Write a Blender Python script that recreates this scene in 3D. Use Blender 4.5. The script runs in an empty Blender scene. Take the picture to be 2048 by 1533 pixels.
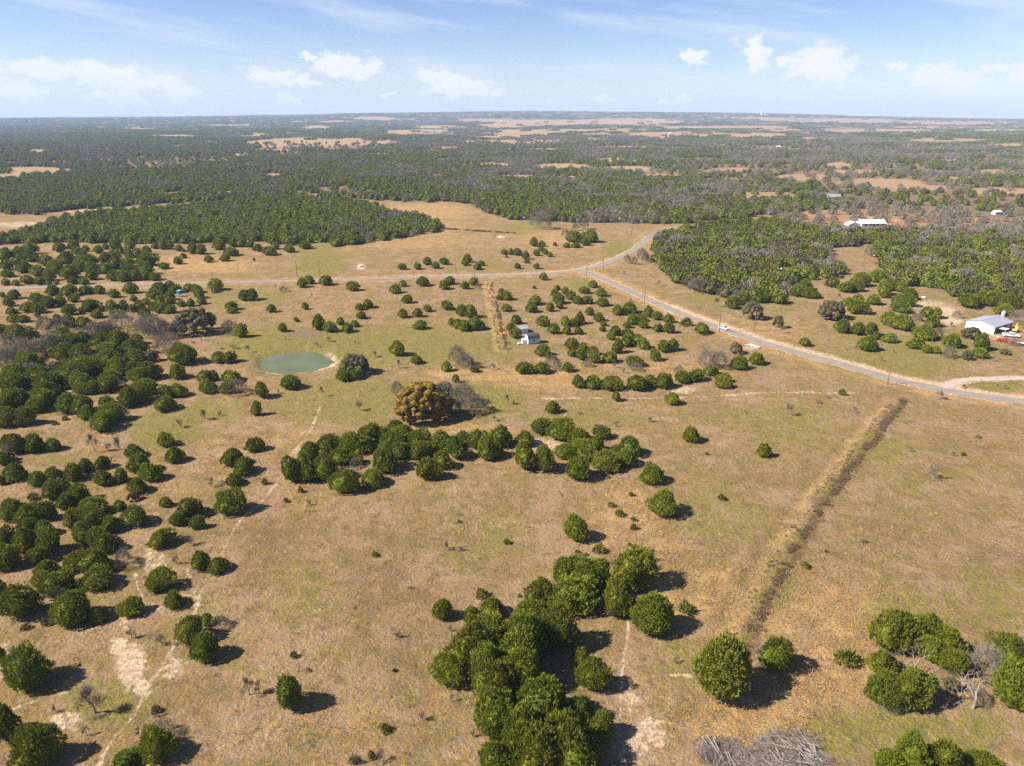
import bpy, bmesh, math, random
import numpy as np
from mathutils import Vector, Matrix

sc = bpy.context.scene
COL = sc.collection
random.seed(7); RNG = np.random.default_rng(7)

# ------------------------------------------------------------------ camera
F_PX, W_PX, H_PX = 1422.0, 2048.0, 1533.0      # focal length in pixels of the photograph
CAM_H, EYE_Y = 85.0, 230.0                      # drone height (m), image row of eye level
PITCH = math.atan((H_PX / 2 - EYE_Y) / F_PX)
cam = bpy.data.cameras.new('camera'); camo = bpy.data.objects.new('camera', cam); COL.objects.link(camo)
camo.location = (0, 0, CAM_H); camo.rotation_euler = (math.pi / 2 - PITCH, 0, 0)
cam.sensor_fit = 'HORIZONTAL'; cam.sensor_width = 36.0; cam.lens = F_PX / W_PX * 36.0
cam.clip_start = 0.5; cam.clip_end = 80000.0
sc.camera = camo

# ------------------------------------------------------------------ light
SUN_EL, SHADOW_AZ = math.radians(42), math.radians(12)   # shadows fall towards +x, a little away from the camera
EXPOSURE = 1.3
SUN_STRENGTH, SKY_STRENGTH = 5.0, 0.06
to_sun = Vector((-math.cos(SHADOW_AZ) * math.cos(SUN_EL), -math.sin(SHADOW_AZ) * math.cos(SUN_EL), math.sin(SUN_EL)))
sun = bpy.data.lights.new('sun', 'SUN'); sun.energy = SUN_STRENGTH; sun.angle = math.radians(0.53); sun.color = (1.0, 0.93, 0.82)
suno = bpy.data.objects.new('sun', sun); COL.objects.link(suno)
suno.rotation_euler = to_sun.to_track_quat('Z', 'Y').to_euler(); suno.location = (0, 0, 300)

def px_dir(x, y):
    """direction of a photograph pixel (2048 x 1533) in the world"""
    u = (x - W_PX / 2) / F_PX; v = (y - H_PX / 2) / F_PX
    return np.array([u, math.cos(PITCH) - v * math.sin(PITCH), -math.sin(PITCH) - v * math.cos(PITCH)])
def ground_at(x, y, z=0.0):
    d = px_dir(x, y); t = (z - CAM_H) / d[2]
    return float(d[0] * t), float(d[1] * t)
def depth_at(x, y, z=0.0):
    d = px_dir(x, y); return float((z - CAM_H) / d[2])
def to_px(X, Y, Z=0.0):
    """photograph pixel of world points"""
    Zr = Z - CAM_H
    dz = Y * math.cos(PITCH) - Zr * math.sin(PITCH)
    up = Y * math.sin(PITCH) + Zr * math.cos(PITCH)
    dz = np.maximum(dz, 1e-3)
    return W_PX / 2 + F_PX * X / dz, H_PX / 2 - F_PX * up / dz

# ------------------------------------------------------------------ world: daylight sky with low cumulus and thin cirrus
world = bpy.data.worlds.new('World'); sc.world = world; world.use_nodes = True
def build_world():
    nt = world.node_tree; N, L = nt.nodes, nt.links
    bg = N['Background']; bg.inputs['Strength'].default_value = SKY_STRENGTH
    sky = N.new('ShaderNodeTexSky'); sky.sky_type = 'NISHITA'; sky.sun_disc = False
    sky.sun_elevation = SUN_EL
    sky.sun_rotation = math.atan2(to_sun.x, to_sun.y)
    sky.altitude = 300; sky.air_density = 1.0; sky.dust_density = 0.4; sky.ozone_density = 2.5
    tc = N.new('ShaderNodeTexCoord'); sep = N.new('ShaderNodeSeparateXYZ'); L.new(tc.outputs['Generated'], sep.inputs[0])
    def m(op, a, b=None, c=None):
        n = N.new('ShaderNodeMath'); n.operation = op
        for i, q in enumerate((a, b, c)):
            if q is None: continue
            if isinstance(q, (int, float)): n.inputs[i].default_value = q
            else: L.new(q, n.inputs[i])
        return n.outputs[0]
    az = m('ARCTAN2', sep.outputs[0], sep.outputs[1]); el = m('ARCSINE', sep.outputs[2])
    D = 57.29578
    azd, eld = m('MULTIPLY', az, D), m('MULTIPLY', el, D)
    def noise(sx, sy, scale, detail, rough, off=0.0, dist=0.0):
        cmb = N.new('ShaderNodeCombineXYZ'); L.new(m('MULTIPLY', azd, sx), cmb.inputs[0]); L.new(m('MULTIPLY', eld, sy), cmb.inputs[1]); cmb.inputs[2].default_value = off
        n = N.new('ShaderNodeTexNoise'); L.new(cmb.outputs[0], n.inputs['Vector'])
        n.inputs['Scale'].default_value = scale; n.inputs['Detail'].default_value = detail; n.inputs['Roughness'].default_value = rough; n.inputs['Distortion'].default_value = dist
        return n.outputs['Fac']
    # cumulus: (photo x, photo y, half width, half height, weight)
    cl = [(95,140,85,18,1.),(210,150,100,20,.95),(300,165,75,16,.8),(35,182,45,20,.9),(235,196,62,17,.85),(365,186,45,16,.8),(540,152,62,16,.75),(600,163,50,12,.6),
          (615,112,18,10,.7),(660,122,40,20,.75),(700,132,70,24,.8),(860,150,45,18,.8),(920,172,75,20,1.),(960,186,50,10,.8),(575,200,28,10,.7),(1200,196,35,10,.7),
          (1340,205,40,8,.5),(1500,92,36,18,.8),(1512,120,30,28,.75),(1590,125,32,16,.9),(1640,130,62,34,1.),(1675,148,38,20,.9),(1385,113,36,14,.75),(1365,200,34,8,.5),
          (1800,132,20,8,.6),(1880,152,50,18,.9),(1920,162,55,18,1.),(1990,138,26,8,.55),(2040,148,30,22,.8),(460,186,12,6,.5),(1100,200,16,6,.4),(780,195,30,8,.45),(520,215,25,6,.3)]
    edge = noise(1, 1.6, 0.85, 6, 0.62, 3.1, 0.35)
    field = None
    ae0 = N.new('ShaderNodeCombineXYZ'); L.new(azd, ae0.inputs[0]); L.new(eld, ae0.inputs[1])
    wn = N.new('ShaderNodeTexNoise'); wv = N.new('ShaderNodeVectorMath'); wv.operation = 'MULTIPLY'; L.new(ae0.outputs[0], wv.inputs[0]); wv.inputs[1].default_value = (0.75, 1.25, 1)
    L.new(wv.outputs[0], wn.inputs['Vector']); wn.inputs['Scale'].default_value = 1.0; wn.inputs['Detail'].default_value = 5; wn.inputs['Roughness'].default_value = 0.6
    wa = N.new('ShaderNodeVectorMath'); wa.operation = 'MULTIPLY_ADD'; L.new(wn.outputs['Color'], wa.inputs[0]); wa.inputs[1].default_value = (3.4, 1.7, 0); wa.inputs[2].default_value = (-1.7, -0.85, 0)
    ae = N.new('ShaderNodeVectorMath'); ae.operation = 'ADD'; L.new(ae0.outputs[0], ae.inputs[0]); L.new(wa.outputs[0], ae.inputs[1])
    for (x, y, rx, ry, w) in cl:
        d = px_dir(x, y); a0 = math.degrees(math.atan2(d[0], d[1])); e0 = math.degrees(math.asin(d[2] / np.linalg.norm(d)))
        k = math.degrees(1 / F_PX); ra = rx * k * math.cos(math.radians(a0)) * 1.35 * w**.5; re = ry * k * 1.45 * w**.5
        va = N.new('ShaderNodeVectorMath'); va.operation = 'MULTIPLY_ADD'; L.new(ae.outputs[0], va.inputs[0]); va.inputs[1].default_value = (1/ra, 1/re, 0); va.inputs[2].default_value = (-a0/ra, -e0/re, 0)
        g = N.new('ShaderNodeTexGradient'); g.gradient_type = 'QUADRATIC_SPHERE'; L.new(va.outputs[0], g.inputs[0]); q = g.outputs['Fac']
        field = q if field is None else m('MAXIMUM', field, q)
    field = m('POWER', field, 0.6)
    # the same kind of sky all the way round, outside the part the photo shows
    side = m('MULTIPLY', m('SUBTRACT', m('ABSOLUTE', azd), 37.0), 0.1); side.node.use_clamp = True
    band = m('MULTIPLY', m('SUBTRACT', 13.0, eld), 0.1); band.node.use_clamp = True
    gen = m('MULTIPLY', m('MULTIPLY', m('SUBTRACT', noise(1, 2.6, 0.09, 4, 0.5, 9.0), 0.5), 4.0), m('MULTIPLY', side, band)); gen.node.use_clamp = True
    field = m('MAXIMUM', field, gen)
    shape = m('SUBTRACT', m('ADD', m('MULTIPLY', field, 2.0), m('MULTIPLY', m('SUBTRACT', edge, 0.5), 2.0)), 0.16)
    shape = m('MULTIPLY', shape, m('MINIMUM', m('MULTIPLY', field, 5.0), 1.0))
    mr = N.new('ShaderNodeMapRange'); mr.interpolation_type = 'SMOOTHSTEP'; L.new(shape, mr.inputs['Value'])
    mr.inputs['From Min'].default_value = 0.0; mr.inputs['From Max'].default_value = 1.0; mr.inputs['To Max'].default_value = 0.95
    # cirrus: thin slanted streaks higher up
    rotaz = m('ADD', m('MULTIPLY', azd, 0.97), m('MULTIPLY', eld, 0.9)); rotel = m('ADD', eld, m('MULTIPLY', azd, 0.13))
    cmb = N.new('ShaderNodeCombineXYZ'); L.new(m('MULTIPLY', rotaz, 0.16), cmb.inputs[0]); L.new(m('MULTIPLY', rotel, 1.1), cmb.inputs[1]); cmb.inputs[2].default_value = 5.5
    cn = N.new('ShaderNodeTexNoise'); L.new(cmb.outputs[0], cn.inputs['Vector']); cn.inputs['Scale'].default_value = 0.55; cn.inputs['Detail'].default_value = 6; cn.inputs['Roughness'].default_value = 0.5
    cr = N.new('ShaderNodeMapRange'); cr.interpolation_type = 'SMOOTHSTEP'; L.new(cn.outputs['Fac'], cr.inputs['Value'])
    cr.inputs['From Min'].default_value = 0.44; cr.inputs['From Max'].default_value = 0.72; cr.inputs['To Max'].default_value = 0.55
    up = m('MULTIPLY', m('SUBTRACT', 50.0, eld), 0.03); up.node.use_clamp = True
    cirrus = m('MULTIPLY', cr.outputs[0], up)
    tint = N.new('ShaderNodeMix'); tint.data_type = 'RGBA'; tint.blend_type = 'MULTIPLY'; tint.inputs['Factor'].default_value = 1.0
    low = m('MULTIPLY', m('SUBTRACT', 9.0, eld), 0.111); low.node.use_clamp = True
    tg = N.new('ShaderNodeMix'); tg.data_type = 'RGBA'; L.new(low, tg.inputs['Factor']); tg.inputs['A'].default_value = SKY_HIGH; tg.inputs['B'].default_value = SKY_LOW
    L.new(sky.outputs[0], tint.inputs['A']); L.new(tg.outputs['Result'], tint.inputs['B'])
    m1 = N.new('ShaderNodeMix'); m1.data_type = 'RGBA'; L.new(cirrus, m1.inputs['Factor']); L.new(tint.outputs['Result'], m1.inputs['A']); m1.inputs['B'].default_value = CIRRUS
    m2 = N.new('ShaderNodeMix'); m2.data_type = 'RGBA'; L.new(mr.outputs[0], m2.inputs['Factor']); L.new(m1.outputs['Result'], m2.inputs['A']); m2.inputs['B'].default_value = CUMULUS
    L.new(m2.outputs['Result'], bg.inputs['Color'])
SKY_HIGH = (0.66, 0.72, 0.97, 1); SKY_LOW = (0.99, 0.99, 1.12, 1); CIRRUS = (5.5, 5.9, 6.5, 1); CUMULUS = (6.75, 6.75, 6.8, 1)
build_world()

# ------------------------------------------------------------------ exposure and render settings
sc.view_settings.view_transform = 'Standard'; sc.view_settings.look = 'None'
sc.view_settings.exposure = EXPOSURE; sc.view_settings.gamma = 1.0; sc.view_settings.use_curve_mapping = False
sc.render.engine = 'CYCLES'
sc.cycles.max_bounces = 4; sc.cycles.diffuse_bounces = 2; sc.cycles.glossy_bounces = 2; sc.cycles.transmission_bounces = 2
sc.cycles.volume_bounces = 0; sc.cycles.use_denoising = False; sc.cycles.caustics_reflective = False; sc.cycles.caustics_refractive = False
sc.cycles.use_adaptive_sampling = True; sc.cycles.adaptive_threshold = 0.008

# ------------------------------------------------------------------ helpers
def tag(o, label=None, cat=None, group=None, kind=None):
    if label: o['label'] = label
    if cat: o['category'] = cat
    if group: o['group'] = group
    if kind: o['kind'] = kind
    return o
def link(o, parent=None):
    COL.objects.link(o)
    if parent is not None: o.parent = parent
    return o
def empty(name, loc=(0, 0, 0), rz=0.0):
    o = bpy.data.objects.new(name, None); o.empty_display_size = 0.5
    o.location = loc; o.rotation_euler = (0, 0, rz)
    return link(o)
def np_mesh(name, V, Fc, mat=None, smooth=False):
    """mesh from an (n,3) array and an (m,3) or (m,4) face array (or a list of such arrays)"""
    me = bpy.data.meshes.new(name)
    V = np.asarray(V, dtype=np.float32)
    Fs = Fc if isinstance(Fc, list) else [Fc]
    Fs = [np.asarray(q, dtype=np.int32) for q in Fs if len(q)]
    me.vertices.add(len(V)); me.vertices.foreach_set('co', V.ravel())
    loops = np.concatenate([q.ravel() for q in Fs]); tot = np.concatenate([np.full(len(q), q.shape[1], np.int32) for q in Fs])
    me.loops.add(len(loops)); me.loops.foreach_set('vertex_index', loops)
    me.polygons.add(len(tot)); st = np.concatenate([[0], np.cumsum(tot)[:-1]]).astype(np.int32)
    me.polygons.foreach_set('loop_start', st); me.polygons.foreach_set('loop_total', tot)
    if smooth: me.polygons.foreach_set('use_smooth', np.ones(len(tot), bool))
    me.update(calc_edges=True); me.validate()
    if mat: me.materials.append(mat)
    return me
def obj(name, me, parent=None, loc=None, rot=None, scl=None):
    o = bpy.data.objects.new(name, me)
    if loc is not None: o.location = loc
    if rot is not None: o.rotation_euler = rot
    if scl is not None: o.scale = scl
    return link(o, parent)
class MB:
    """collects boxes, prisms, tubes, sheets into one mesh"""
    def __init__(s): s.v = []; s.f = []
    def add(s, V, Fc):
        n = len(s.v); s.v += [tuple(p) for p in V]; s.f += [tuple(i + n for i in q) for q in Fc]; return s
    def box(s, x0, x1, y0, y1, z0, z1):
        return s.add([(x0,y0,z0),(x1,y0,z0),(x1,y1,z0),(x0,y1,z0),(x0,y0,z1),(x1,y0,z1),(x1,y1,z1),(x0,y1,z1)],
                     [(0,3,2,1),(4,5,6,7),(0,1,5,4),(1,2,6,5),(2,3,7,6),(3,0,4,7)])
    def prism(s, prof, y0, y1):
        """profile in x,z swept along y"""
        n = len(prof); V = [(x, y0, z) for x, z in prof] + [(x, y1, z) for x, z in prof]
        return s.add(V, [tuple(range(n))[::-1] if False else tuple(range(n)), tuple(range(2*n-1, n-1, -1))] + [(i, i+n, (i+1)%n+n, (i+1)%n) for i in range(n)])
    def prismx(s, prof, x0, x1):
        n = len(prof); V = [(x0, y, z) for y, z in prof] + [(x1, y, z) for y, z in prof]
        return s.add(V, [tuple(range(n-1, -1, -1)), tuple(range(n, 2*n))] + [(i, (i+1)%n, (i+1)%n+n, i+n) for i in range(n)])
    def tube(s, pts, rad, n=6, caps=True):
        pts = [Vector(p) for p in pts]; base = len(s.v); V = []; Fc = []
        for i, p in enumerate(pts):
            t = (pts[min(i+1, len(pts)-1)] - pts[max(i-1, 0)]).normalized()
            a = t.orthogonal().normalized(); b = t.cross(a); r = rad[i] if isinstance(rad, (list, tuple)) else rad
            for k in range(n):
                an = 2*math.pi*k/n; q = p + (a*math.cos(an) + b*math.sin(an))*r; V.append(tuple(q))
        for i in range(len(pts)-1):
            for k in range(n): Fc.append((i*n+k, i*n+(k+1)%n, (i+1)*n+(k+1)%n, (i+1)*n+k))
        if caps: Fc.append(tuple(range(n-1, -1, -1))); Fc.append(tuple(range((len(pts)-1)*n, len(pts)*n)))
        return s.add(V, Fc)
    def wheel(s, c, r, w, n=16, axis='y'):
        V = []; Fc = []
        for sgn in (-1, 1):
            for k in range(n):
                a = 2*math.pi*k/n; u, z = r*math.cos(a), r*math.sin(a)
                V.append((c[0]+u, c[1]+sgn*w/2, c[2]+z) if axis == 'y' else (c[0]+sgn*w/2, c[1]+u, c[2]+z))
        Fc.append(tuple(range(n))); Fc.append(tuple(range(2*n-1, n-1, -1)))
        for k in range(n): Fc.append((k, k+n, (k+1)%n+n, (k+1)%n))
        return s.add(V, Fc)
    def mesh(s, name, mat):
        me = bpy.data.meshes.new(name); me.from_pydata(s.v, [], s.f)
        bm = bmesh.new(); bm.from_mesh(me); bmesh.ops.recalc_face_normals(bm, faces=bm.faces); bm.to_mesh(me); bm.free()
        me.materials.append(mat); return me
    def build(s, name, mat, parent=None, loc=None, rot=None):
        return obj(name, s.mesh(name, mat), parent, loc, rot)
def dup_tree(root, loc, rz):
    r = root.copy(); COL.objects.link(r); r.location = loc; r.rotation_euler = (0, 0, rz)
    for ch in list(root.children):
        c = ch.copy(); COL.objects.link(c); c.parent = r
        for g in ch.children:
            d = g.copy(); COL.objects.link(d); d.parent = c
    return r

# numpy value noise
def _hash(ix, iy, s):
    h = (ix.astype(np.int64) * 374761393 + iy.astype(np.int64) * 668265263 + s * 2147483647) & 0xFFFFFFFF
    h = ((h ^ (h >> 13)) * 1274126177) & 0xFFFFFFFF
    return ((h ^ (h >> 16)) & 0xFFFF) / 65535.0
def vnoise(x, y, s=0):
    ix, iy = np.floor(x), np.floor(y); fx, fy = x - ix, y - iy
    fx = fx*fx*(3-2*fx); fy = fy*fy*(3-2*fy)
    a, b, c, d = _hash(ix, iy, s), _hash(ix+1, iy, s), _hash(ix, iy+1, s), _hash(ix+1, iy+1, s)
    return (a*(1-fx)+b*fx)*(1-fy) + (c*(1-fx)+d*fx)*fy
def fbm(x, y, o=4, s=0):
    t = 0; a = 0.5; n = 0
    for i in range(o):
        t = t + a*vnoise(x*2**i, y*2**i, s+i*17); n += a; a *= 0.5
    return t/n
def sstep(a, b, x):
    t = np.clip((x-a)/(b-a), 0, 1); return t*t*(3-2*t)
def in_poly(x, y, P):
    r = np.zeros(x.shape, bool); n = len(P)
    for i in range(n):
        x0, y0 = P[i]; x1, y1 = P[(i+1) % n]
        if y0 == y1: continue
        r ^= ((y0 > y) != (y1 > y)) & (x < (x1-x0)*(y-y0)/(y1-y0)+x0)
    return r
def seg_dist(X, Y, P, cut=25.0):
    """distance to a polyline (up to cut), the parameter (metres) along it and the signed side"""
    X = np.asarray(X, float); Y = np.asarray(Y, float)
    best = np.full(X.shape, 1e3); par = np.zeros(X.shape); side = np.full(X.shape, 1e3); acc = 0.0
    for c in range(0, len(P)-1, 8):
        Q = P[c:c+9]; xs = [q[0] for q in Q]; ys = [q[1] for q in Q]
        k = np.flatnonzero((X > min(xs)-cut) & (X < max(xs)+cut) & (Y > min(ys)-cut) & (Y < max(ys)+cut))
        x, y, b, p_, s_ = X[k], Y[k], best[k], par[k], side[k]
        for (x0, y0), (x1, y1) in zip(Q[:-1], Q[1:]):
            dx, dy = x1-x0, y1-y0; L = math.hypot(dx, dy)
            if len(k):
                t = np.clip(((x-x0)*dx+(y-y0)*dy)/(L*L), 0, 1); ex, ey = x-(x0+t*dx), y-(y0+t*dy)
                d = np.hypot(ex, ey); mk = d < b
                b = np.where(mk, d, b); p_ = np.where(mk, acc+t*L, p_); s_ = np.where(mk, np.sign(dx*ey-dy*ex)*d, s_)
            acc += L
        best[k], par[k], side[k] = b, p_, s_
    return best, par, side
def gpoly(pts): return [ground_at(x, y) for x, y in pts]
def catmull(P, step):
    """smooth resampled polyline"""
    P = [np.array(p, float) for p in P]; out = []
    Q = [2*P[0]-P[1]] + P + [2*P[-1]-P[-2]]
    for i in range(1, len(Q)-2):
        n = max(2, int(np.linalg.norm(Q[i+1]-Q[i])/step))
        for k in range(n):
            t = k/n
            out.append(0.5*((2*Q[i])+(Q[i+1]-Q[i-1])*t+(2*Q[i-1]-5*Q[i]+4*Q[i+1]-Q[i+2])*t*t+(3*Q[i]-Q[i-1]-3*Q[i+1]+Q[i+2])*t**3))
    out.append(P[-1]); return [tuple(p) for p in out]
# ------------------------------------------------------------------ materials
class NT:
    def __init__(s, name):
        s.m = bpy.data.materials.new(name); s.m.use_nodes = True; s.N = s.m.node_tree.nodes; s.L = s.m.node_tree.links
        s.b = s.N['Principled BSDF']; s.b.inputs['Roughness'].default_value = 0.9; s.b.inputs['Specular IOR Level'].default_value = 0.15
    def n(s, t, **kw):
        q = s.N.new(t)
        for k, v in kw.items(): setattr(q, k, v)
        return q
    def put(s, sock, v):
        if isinstance(v, bpy.types.NodeSocket): s.L.new(v, sock)
        elif v is not None: sock.default_value = v
    def math(s, op, a, b=None, clamp=False):
        q = s.n('ShaderNodeMath', operation=op, use_clamp=clamp); s.put(q.inputs[0], a); s.put(q.inputs[1], b); return q.outputs[0]
    def mix(s, f, a, b, blend='MIX'):
        q = s.n('ShaderNodeMix', data_type='RGBA', blend_type=blend); s.put(q.inputs['Factor'], f)
        s.put(q.inputs['A'], (*a, 1) if isinstance(a, tuple) and len(a) == 3 else a); s.put(q.inputs['B'], (*b, 1) if isinstance(b, tuple) and len(b) == 3 else b)
        return q.outputs['Result']
    def noise(s, scale, detail=3, rough=0.55, vec=None, dist=0.0):
        q = s.n('ShaderNodeTexNoise'); q.inputs['Scale'].default_value = scale; q.inputs['Detail'].default_value = detail
        q.inputs['Roughness'].default_value = rough; q.inputs['Distortion'].default_value = dist
        if vec is not None: s.L.new(vec, q.inputs['Vector'])
        return q.outputs['Fac']
    def ramp(s, v, a, b, lo=0.0, hi=1.0, smooth=True):
        q = s.n('ShaderNodeMapRange', interpolation_type='SMOOTHSTEP' if smooth else 'LINEAR'); s.put(q.inputs['Value'], v)
        q.inputs['From Min'].default_value = a; q.inputs['From Max'].default_value = b; q.inputs['To Min'].default_value = lo; q.inputs['To Max'].default_value = hi
        return q.outputs[0]
    def attr(s, name):
        q = s.n('ShaderNodeAttribute', attribute_name=name); return q
    def col(s, c): s.put(s.b.inputs['Base Color'], (*c, 1) if isinstance(c, tuple) and len(c) == 3 else c)
    def bump(s, h, strength, dist):
        q = s.n('ShaderNodeBump'); q.inputs['Strength'].default_value = strength; q.inputs['Distance'].default_value = dist
        s.put(q.inputs['Height'], h); s.L.new(q.outputs[0], s.b.inputs['Normal'])
MATS = {}
def plain(name, c, rough=0.8, spec=0.2, metal=0.0, var=0.12, scale=3.0):
    """paint, metal, wood: a base colour with fine wear"""
    if name in MATS: return MATS[name]
    t = NT(name); g = t.n('ShaderNodeNewGeometry'); nz = t.noise(scale, 4, 0.6, g.outputs['Position'])
    d = tuple(max(0, x*(1-var)) for x in c); e = tuple(min(1, x*(1+var)) for x in c)
    t.col(t.mix(t.ramp(nz, 0.3, 0.7), d, e))
    t.b.inputs['Roughness'].default_value = rough; t.b.inputs['Specular IOR Level'].default_value = spec; t.b.inputs['Metallic'].default_value = metal
    MATS[name] = t.m; return t.m
def foliage(name, lo, hi, warm, warm_amt=0.35, rough=0.75, trans=0.0):
    """leaves: colour by sprig (vertex attribute), by tree (object random) and by a slow noise"""
    if name in MATS: return MATS[name]
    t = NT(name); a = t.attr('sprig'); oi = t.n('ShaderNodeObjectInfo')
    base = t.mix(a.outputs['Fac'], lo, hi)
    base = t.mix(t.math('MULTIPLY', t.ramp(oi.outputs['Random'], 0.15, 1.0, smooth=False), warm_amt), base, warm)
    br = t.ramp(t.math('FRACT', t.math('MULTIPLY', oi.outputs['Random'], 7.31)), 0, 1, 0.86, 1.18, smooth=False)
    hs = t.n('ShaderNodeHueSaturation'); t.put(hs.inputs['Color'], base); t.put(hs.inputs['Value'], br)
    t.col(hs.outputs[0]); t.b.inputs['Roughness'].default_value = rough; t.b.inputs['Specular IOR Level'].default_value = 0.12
    if trans:
        tr = t.n('ShaderNodeBsdfTranslucent'); t.L.new(hs.outputs[0], tr.inputs['Color']); mx = t.n('ShaderNodeMixShader'); mx.inputs[0].default_value = trans
        t.L.new(t.b.outputs[0], mx.inputs[1]); t.L.new(tr.outputs[0], mx.inputs[2]); t.L.new(mx.outputs[0], t.N['Material Output'].inputs['Surface'])
    MATS[name] = t.m; return t.m

CEDAR = foliage('cedar_leaves', (0.077, 0.106, 0.008), (0.200, 0.226, 0.016), (0.215, 0.190, 0.017), 0.36, trans=0.22)
OLIVE = foliage('oak_leaves', (0.066, 0.062, 0.027), (0.147, 0.128, 0.055), (0.160, 0.122, 0.067), 0.5, trans=0.15)
GOLD = foliage('golden_oak_leaves', (0.105, 0.082, 0.015), (0.36, 0.198, 0.030), (0.25, 0.18, 0.03), 0.2, trans=0.2)
TWIG = foliage('bare_twigs', (0.110, 0.093, 0.073), (0.205, 0.172, 0.138), (0.185, 0.148, 0.095), 0.6)
FARTWIG = foliage('far_bare_twigs', (0.125, 0.115, 0.088), (0.235, 0.208, 0.158), (0.20, 0.165, 0.10), 0.5)
BRUSHM = foliage('brown_brush', (0.10, 0.068, 0.045), (0.23, 0.155, 0.095), (0.16, 0.12, 0.045), 0.5)
GRASST = foliage('dry_grass_blades', (0.168, 0.122, 0.059), (0.302, 0.223, 0.118), (0.168, 0.143, 0.059), 0.5)
GRASSO = foliage('orange_grass_blades', (0.227, 0.139, 0.059), (0.386, 0.265, 0.130), (0.319, 0.244, 0.109), 0.5)
GREENS = foliage('green_shrub_leaves', (0.055, 0.066, 0.007), (0.134, 0.139, 0.015), (0.151, 0.126, 0.021), 0.4, trans=0.15)
FARGREEN = foliage('far_cedar_leaves', (0.070, 0.097, 0.009), (0.176, 0.202, 0.016), (0.190, 0.165, 0.022), 0.36, trans=0.2)
BARK = plain('bark', (0.109, 0.084, 0.067), 0.9, 0.1, var=0.3)
GREYBARK = plain('grey_bark', (0.185, 0.160, 0.139), 0.9, 0.1, var=0.25)
BLEACHED = plain('bleached_wood', (0.227, 0.197, 0.172), 0.8, 0.15, var=0.18)

# ------------------------------------------------------------------ layout of the land (photo pixels -> ground)
ROAD1 = catmull(gpoly([(-260,583),(0,577),(100,574.5),(200,571.5),(300,568.5),(400,566),(512,564),(640,561),(760,557),(900,552.8),(1024,550),(1100,546.5),(1160,541),(1205,529),(1243,514),(1272,498),(1292,481),(1307,467.5),(1335,459)]), 6)
ROAD1B = catmull(gpoly([(1335,459),(1380,453),(1450,449),(1500,445),(1560,436),(1600,432)]), 8)
ROAD2 = catmull(gpoly([(1160,541.5),(1195,553.5),(1240,573),(1290,596),(1330,614),(1380,635),(1445,658),(1520,684),(1580,701.5),(1640,718),(1700,734.5),(1775,756),(1850,773),(1930,788),(2048,804),(2300,835)]), 4)
DRIVE = catmull(gpoly([(1888,779),(1905,768),(1940,760),(2000,758),(2060,757),(2300,765)]), 2)
BERM1 = catmull(gpoly([(1796,800),(1748,858),(1700,921),(1650,985),(1604,1051),(1560,1125),(1525,1190),(1490,1256),(1468,1312)]), 1.5)
BERM2 = catmull(gpoly([(977,566),(982,592),(988,620),(996,655),(1006,702)]), 2)
BERM3 = gpoly([(882,458),(930,461),(985,465),(1030,468)])
POND = gpoly([(520,718),(530,712),(562,705),(612,700.5),(630,701.5),(645,705.5),(662,713),(671,721),(662,731),(632,738),(575,746),(532,743.5),(522,732)])
TRAILS = [(catmull(gpoly(p), 1.0), w, s) for p, w, s in [
    ([(640,812),(634,830),(621,860),(607,880),(594,897),(578,918),(563,950),(546,975),(532,994),(505,1020),(490,1030),(472,1053),(455,1082),(444,1106),(425,1140),(410,1160),(396,1203),(384,1240),(372,1262),(351,1285),(330,1322),(300,1365),(288,1384),(262,1436),(225,1480),(196,1533)], 0.5, .92),
    ([(1085,797.5),(1150,796),(1240,796),(1330,795.5),(1400,794),(1450,791),(1500,788),(1560,786),(1660,787),(1720,788)], 0.8, .9),
    ([(1600,785),(1640,781),(1680,779)], .7, .5),
    ([(1257,1243),(1254,1275),(1248,1310),(1244,1350),(1240,1400),(1242,1455),(1248,1500),(1250,1540)], 0.4, .75),
    ([(1258,1385),(1262,1430),(1265,1480),(1268,1540)], 0.5, .6),
    ([(1260,1358),(1300,1355),(1345,1352),(1380,1354)], 0.35, .7),
    ([(0,1425),(50,1407),(100,1393),(130,1384)], 0.45, .7),
    ([(352,1330),(420,1310),(480,1322),(560,1305),(650,1281),(730,1255),(790,1236)], 0.35, .35),
    ([(270,1140),(278,1180),(285,1200)], .4, .6), ([(375,1140),(385,1170),(392,1195)], .4, .6),
    ([(1510,690),(1560,704)], .5, .3), ([(640,625),(655,605),(680,585),(700,570)], .8, .35), ([(740,640),(790,625),(850,618)], .9, .3),
    ([(1608,640),(1612,652),(1625,662)], .6, .4), ([(1566,642),(1600,632),(1628,622)], .7, .3),
    ([(522,1330),(560,1400),(530,1480),(520,1533)], .3, .25)]]
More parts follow.
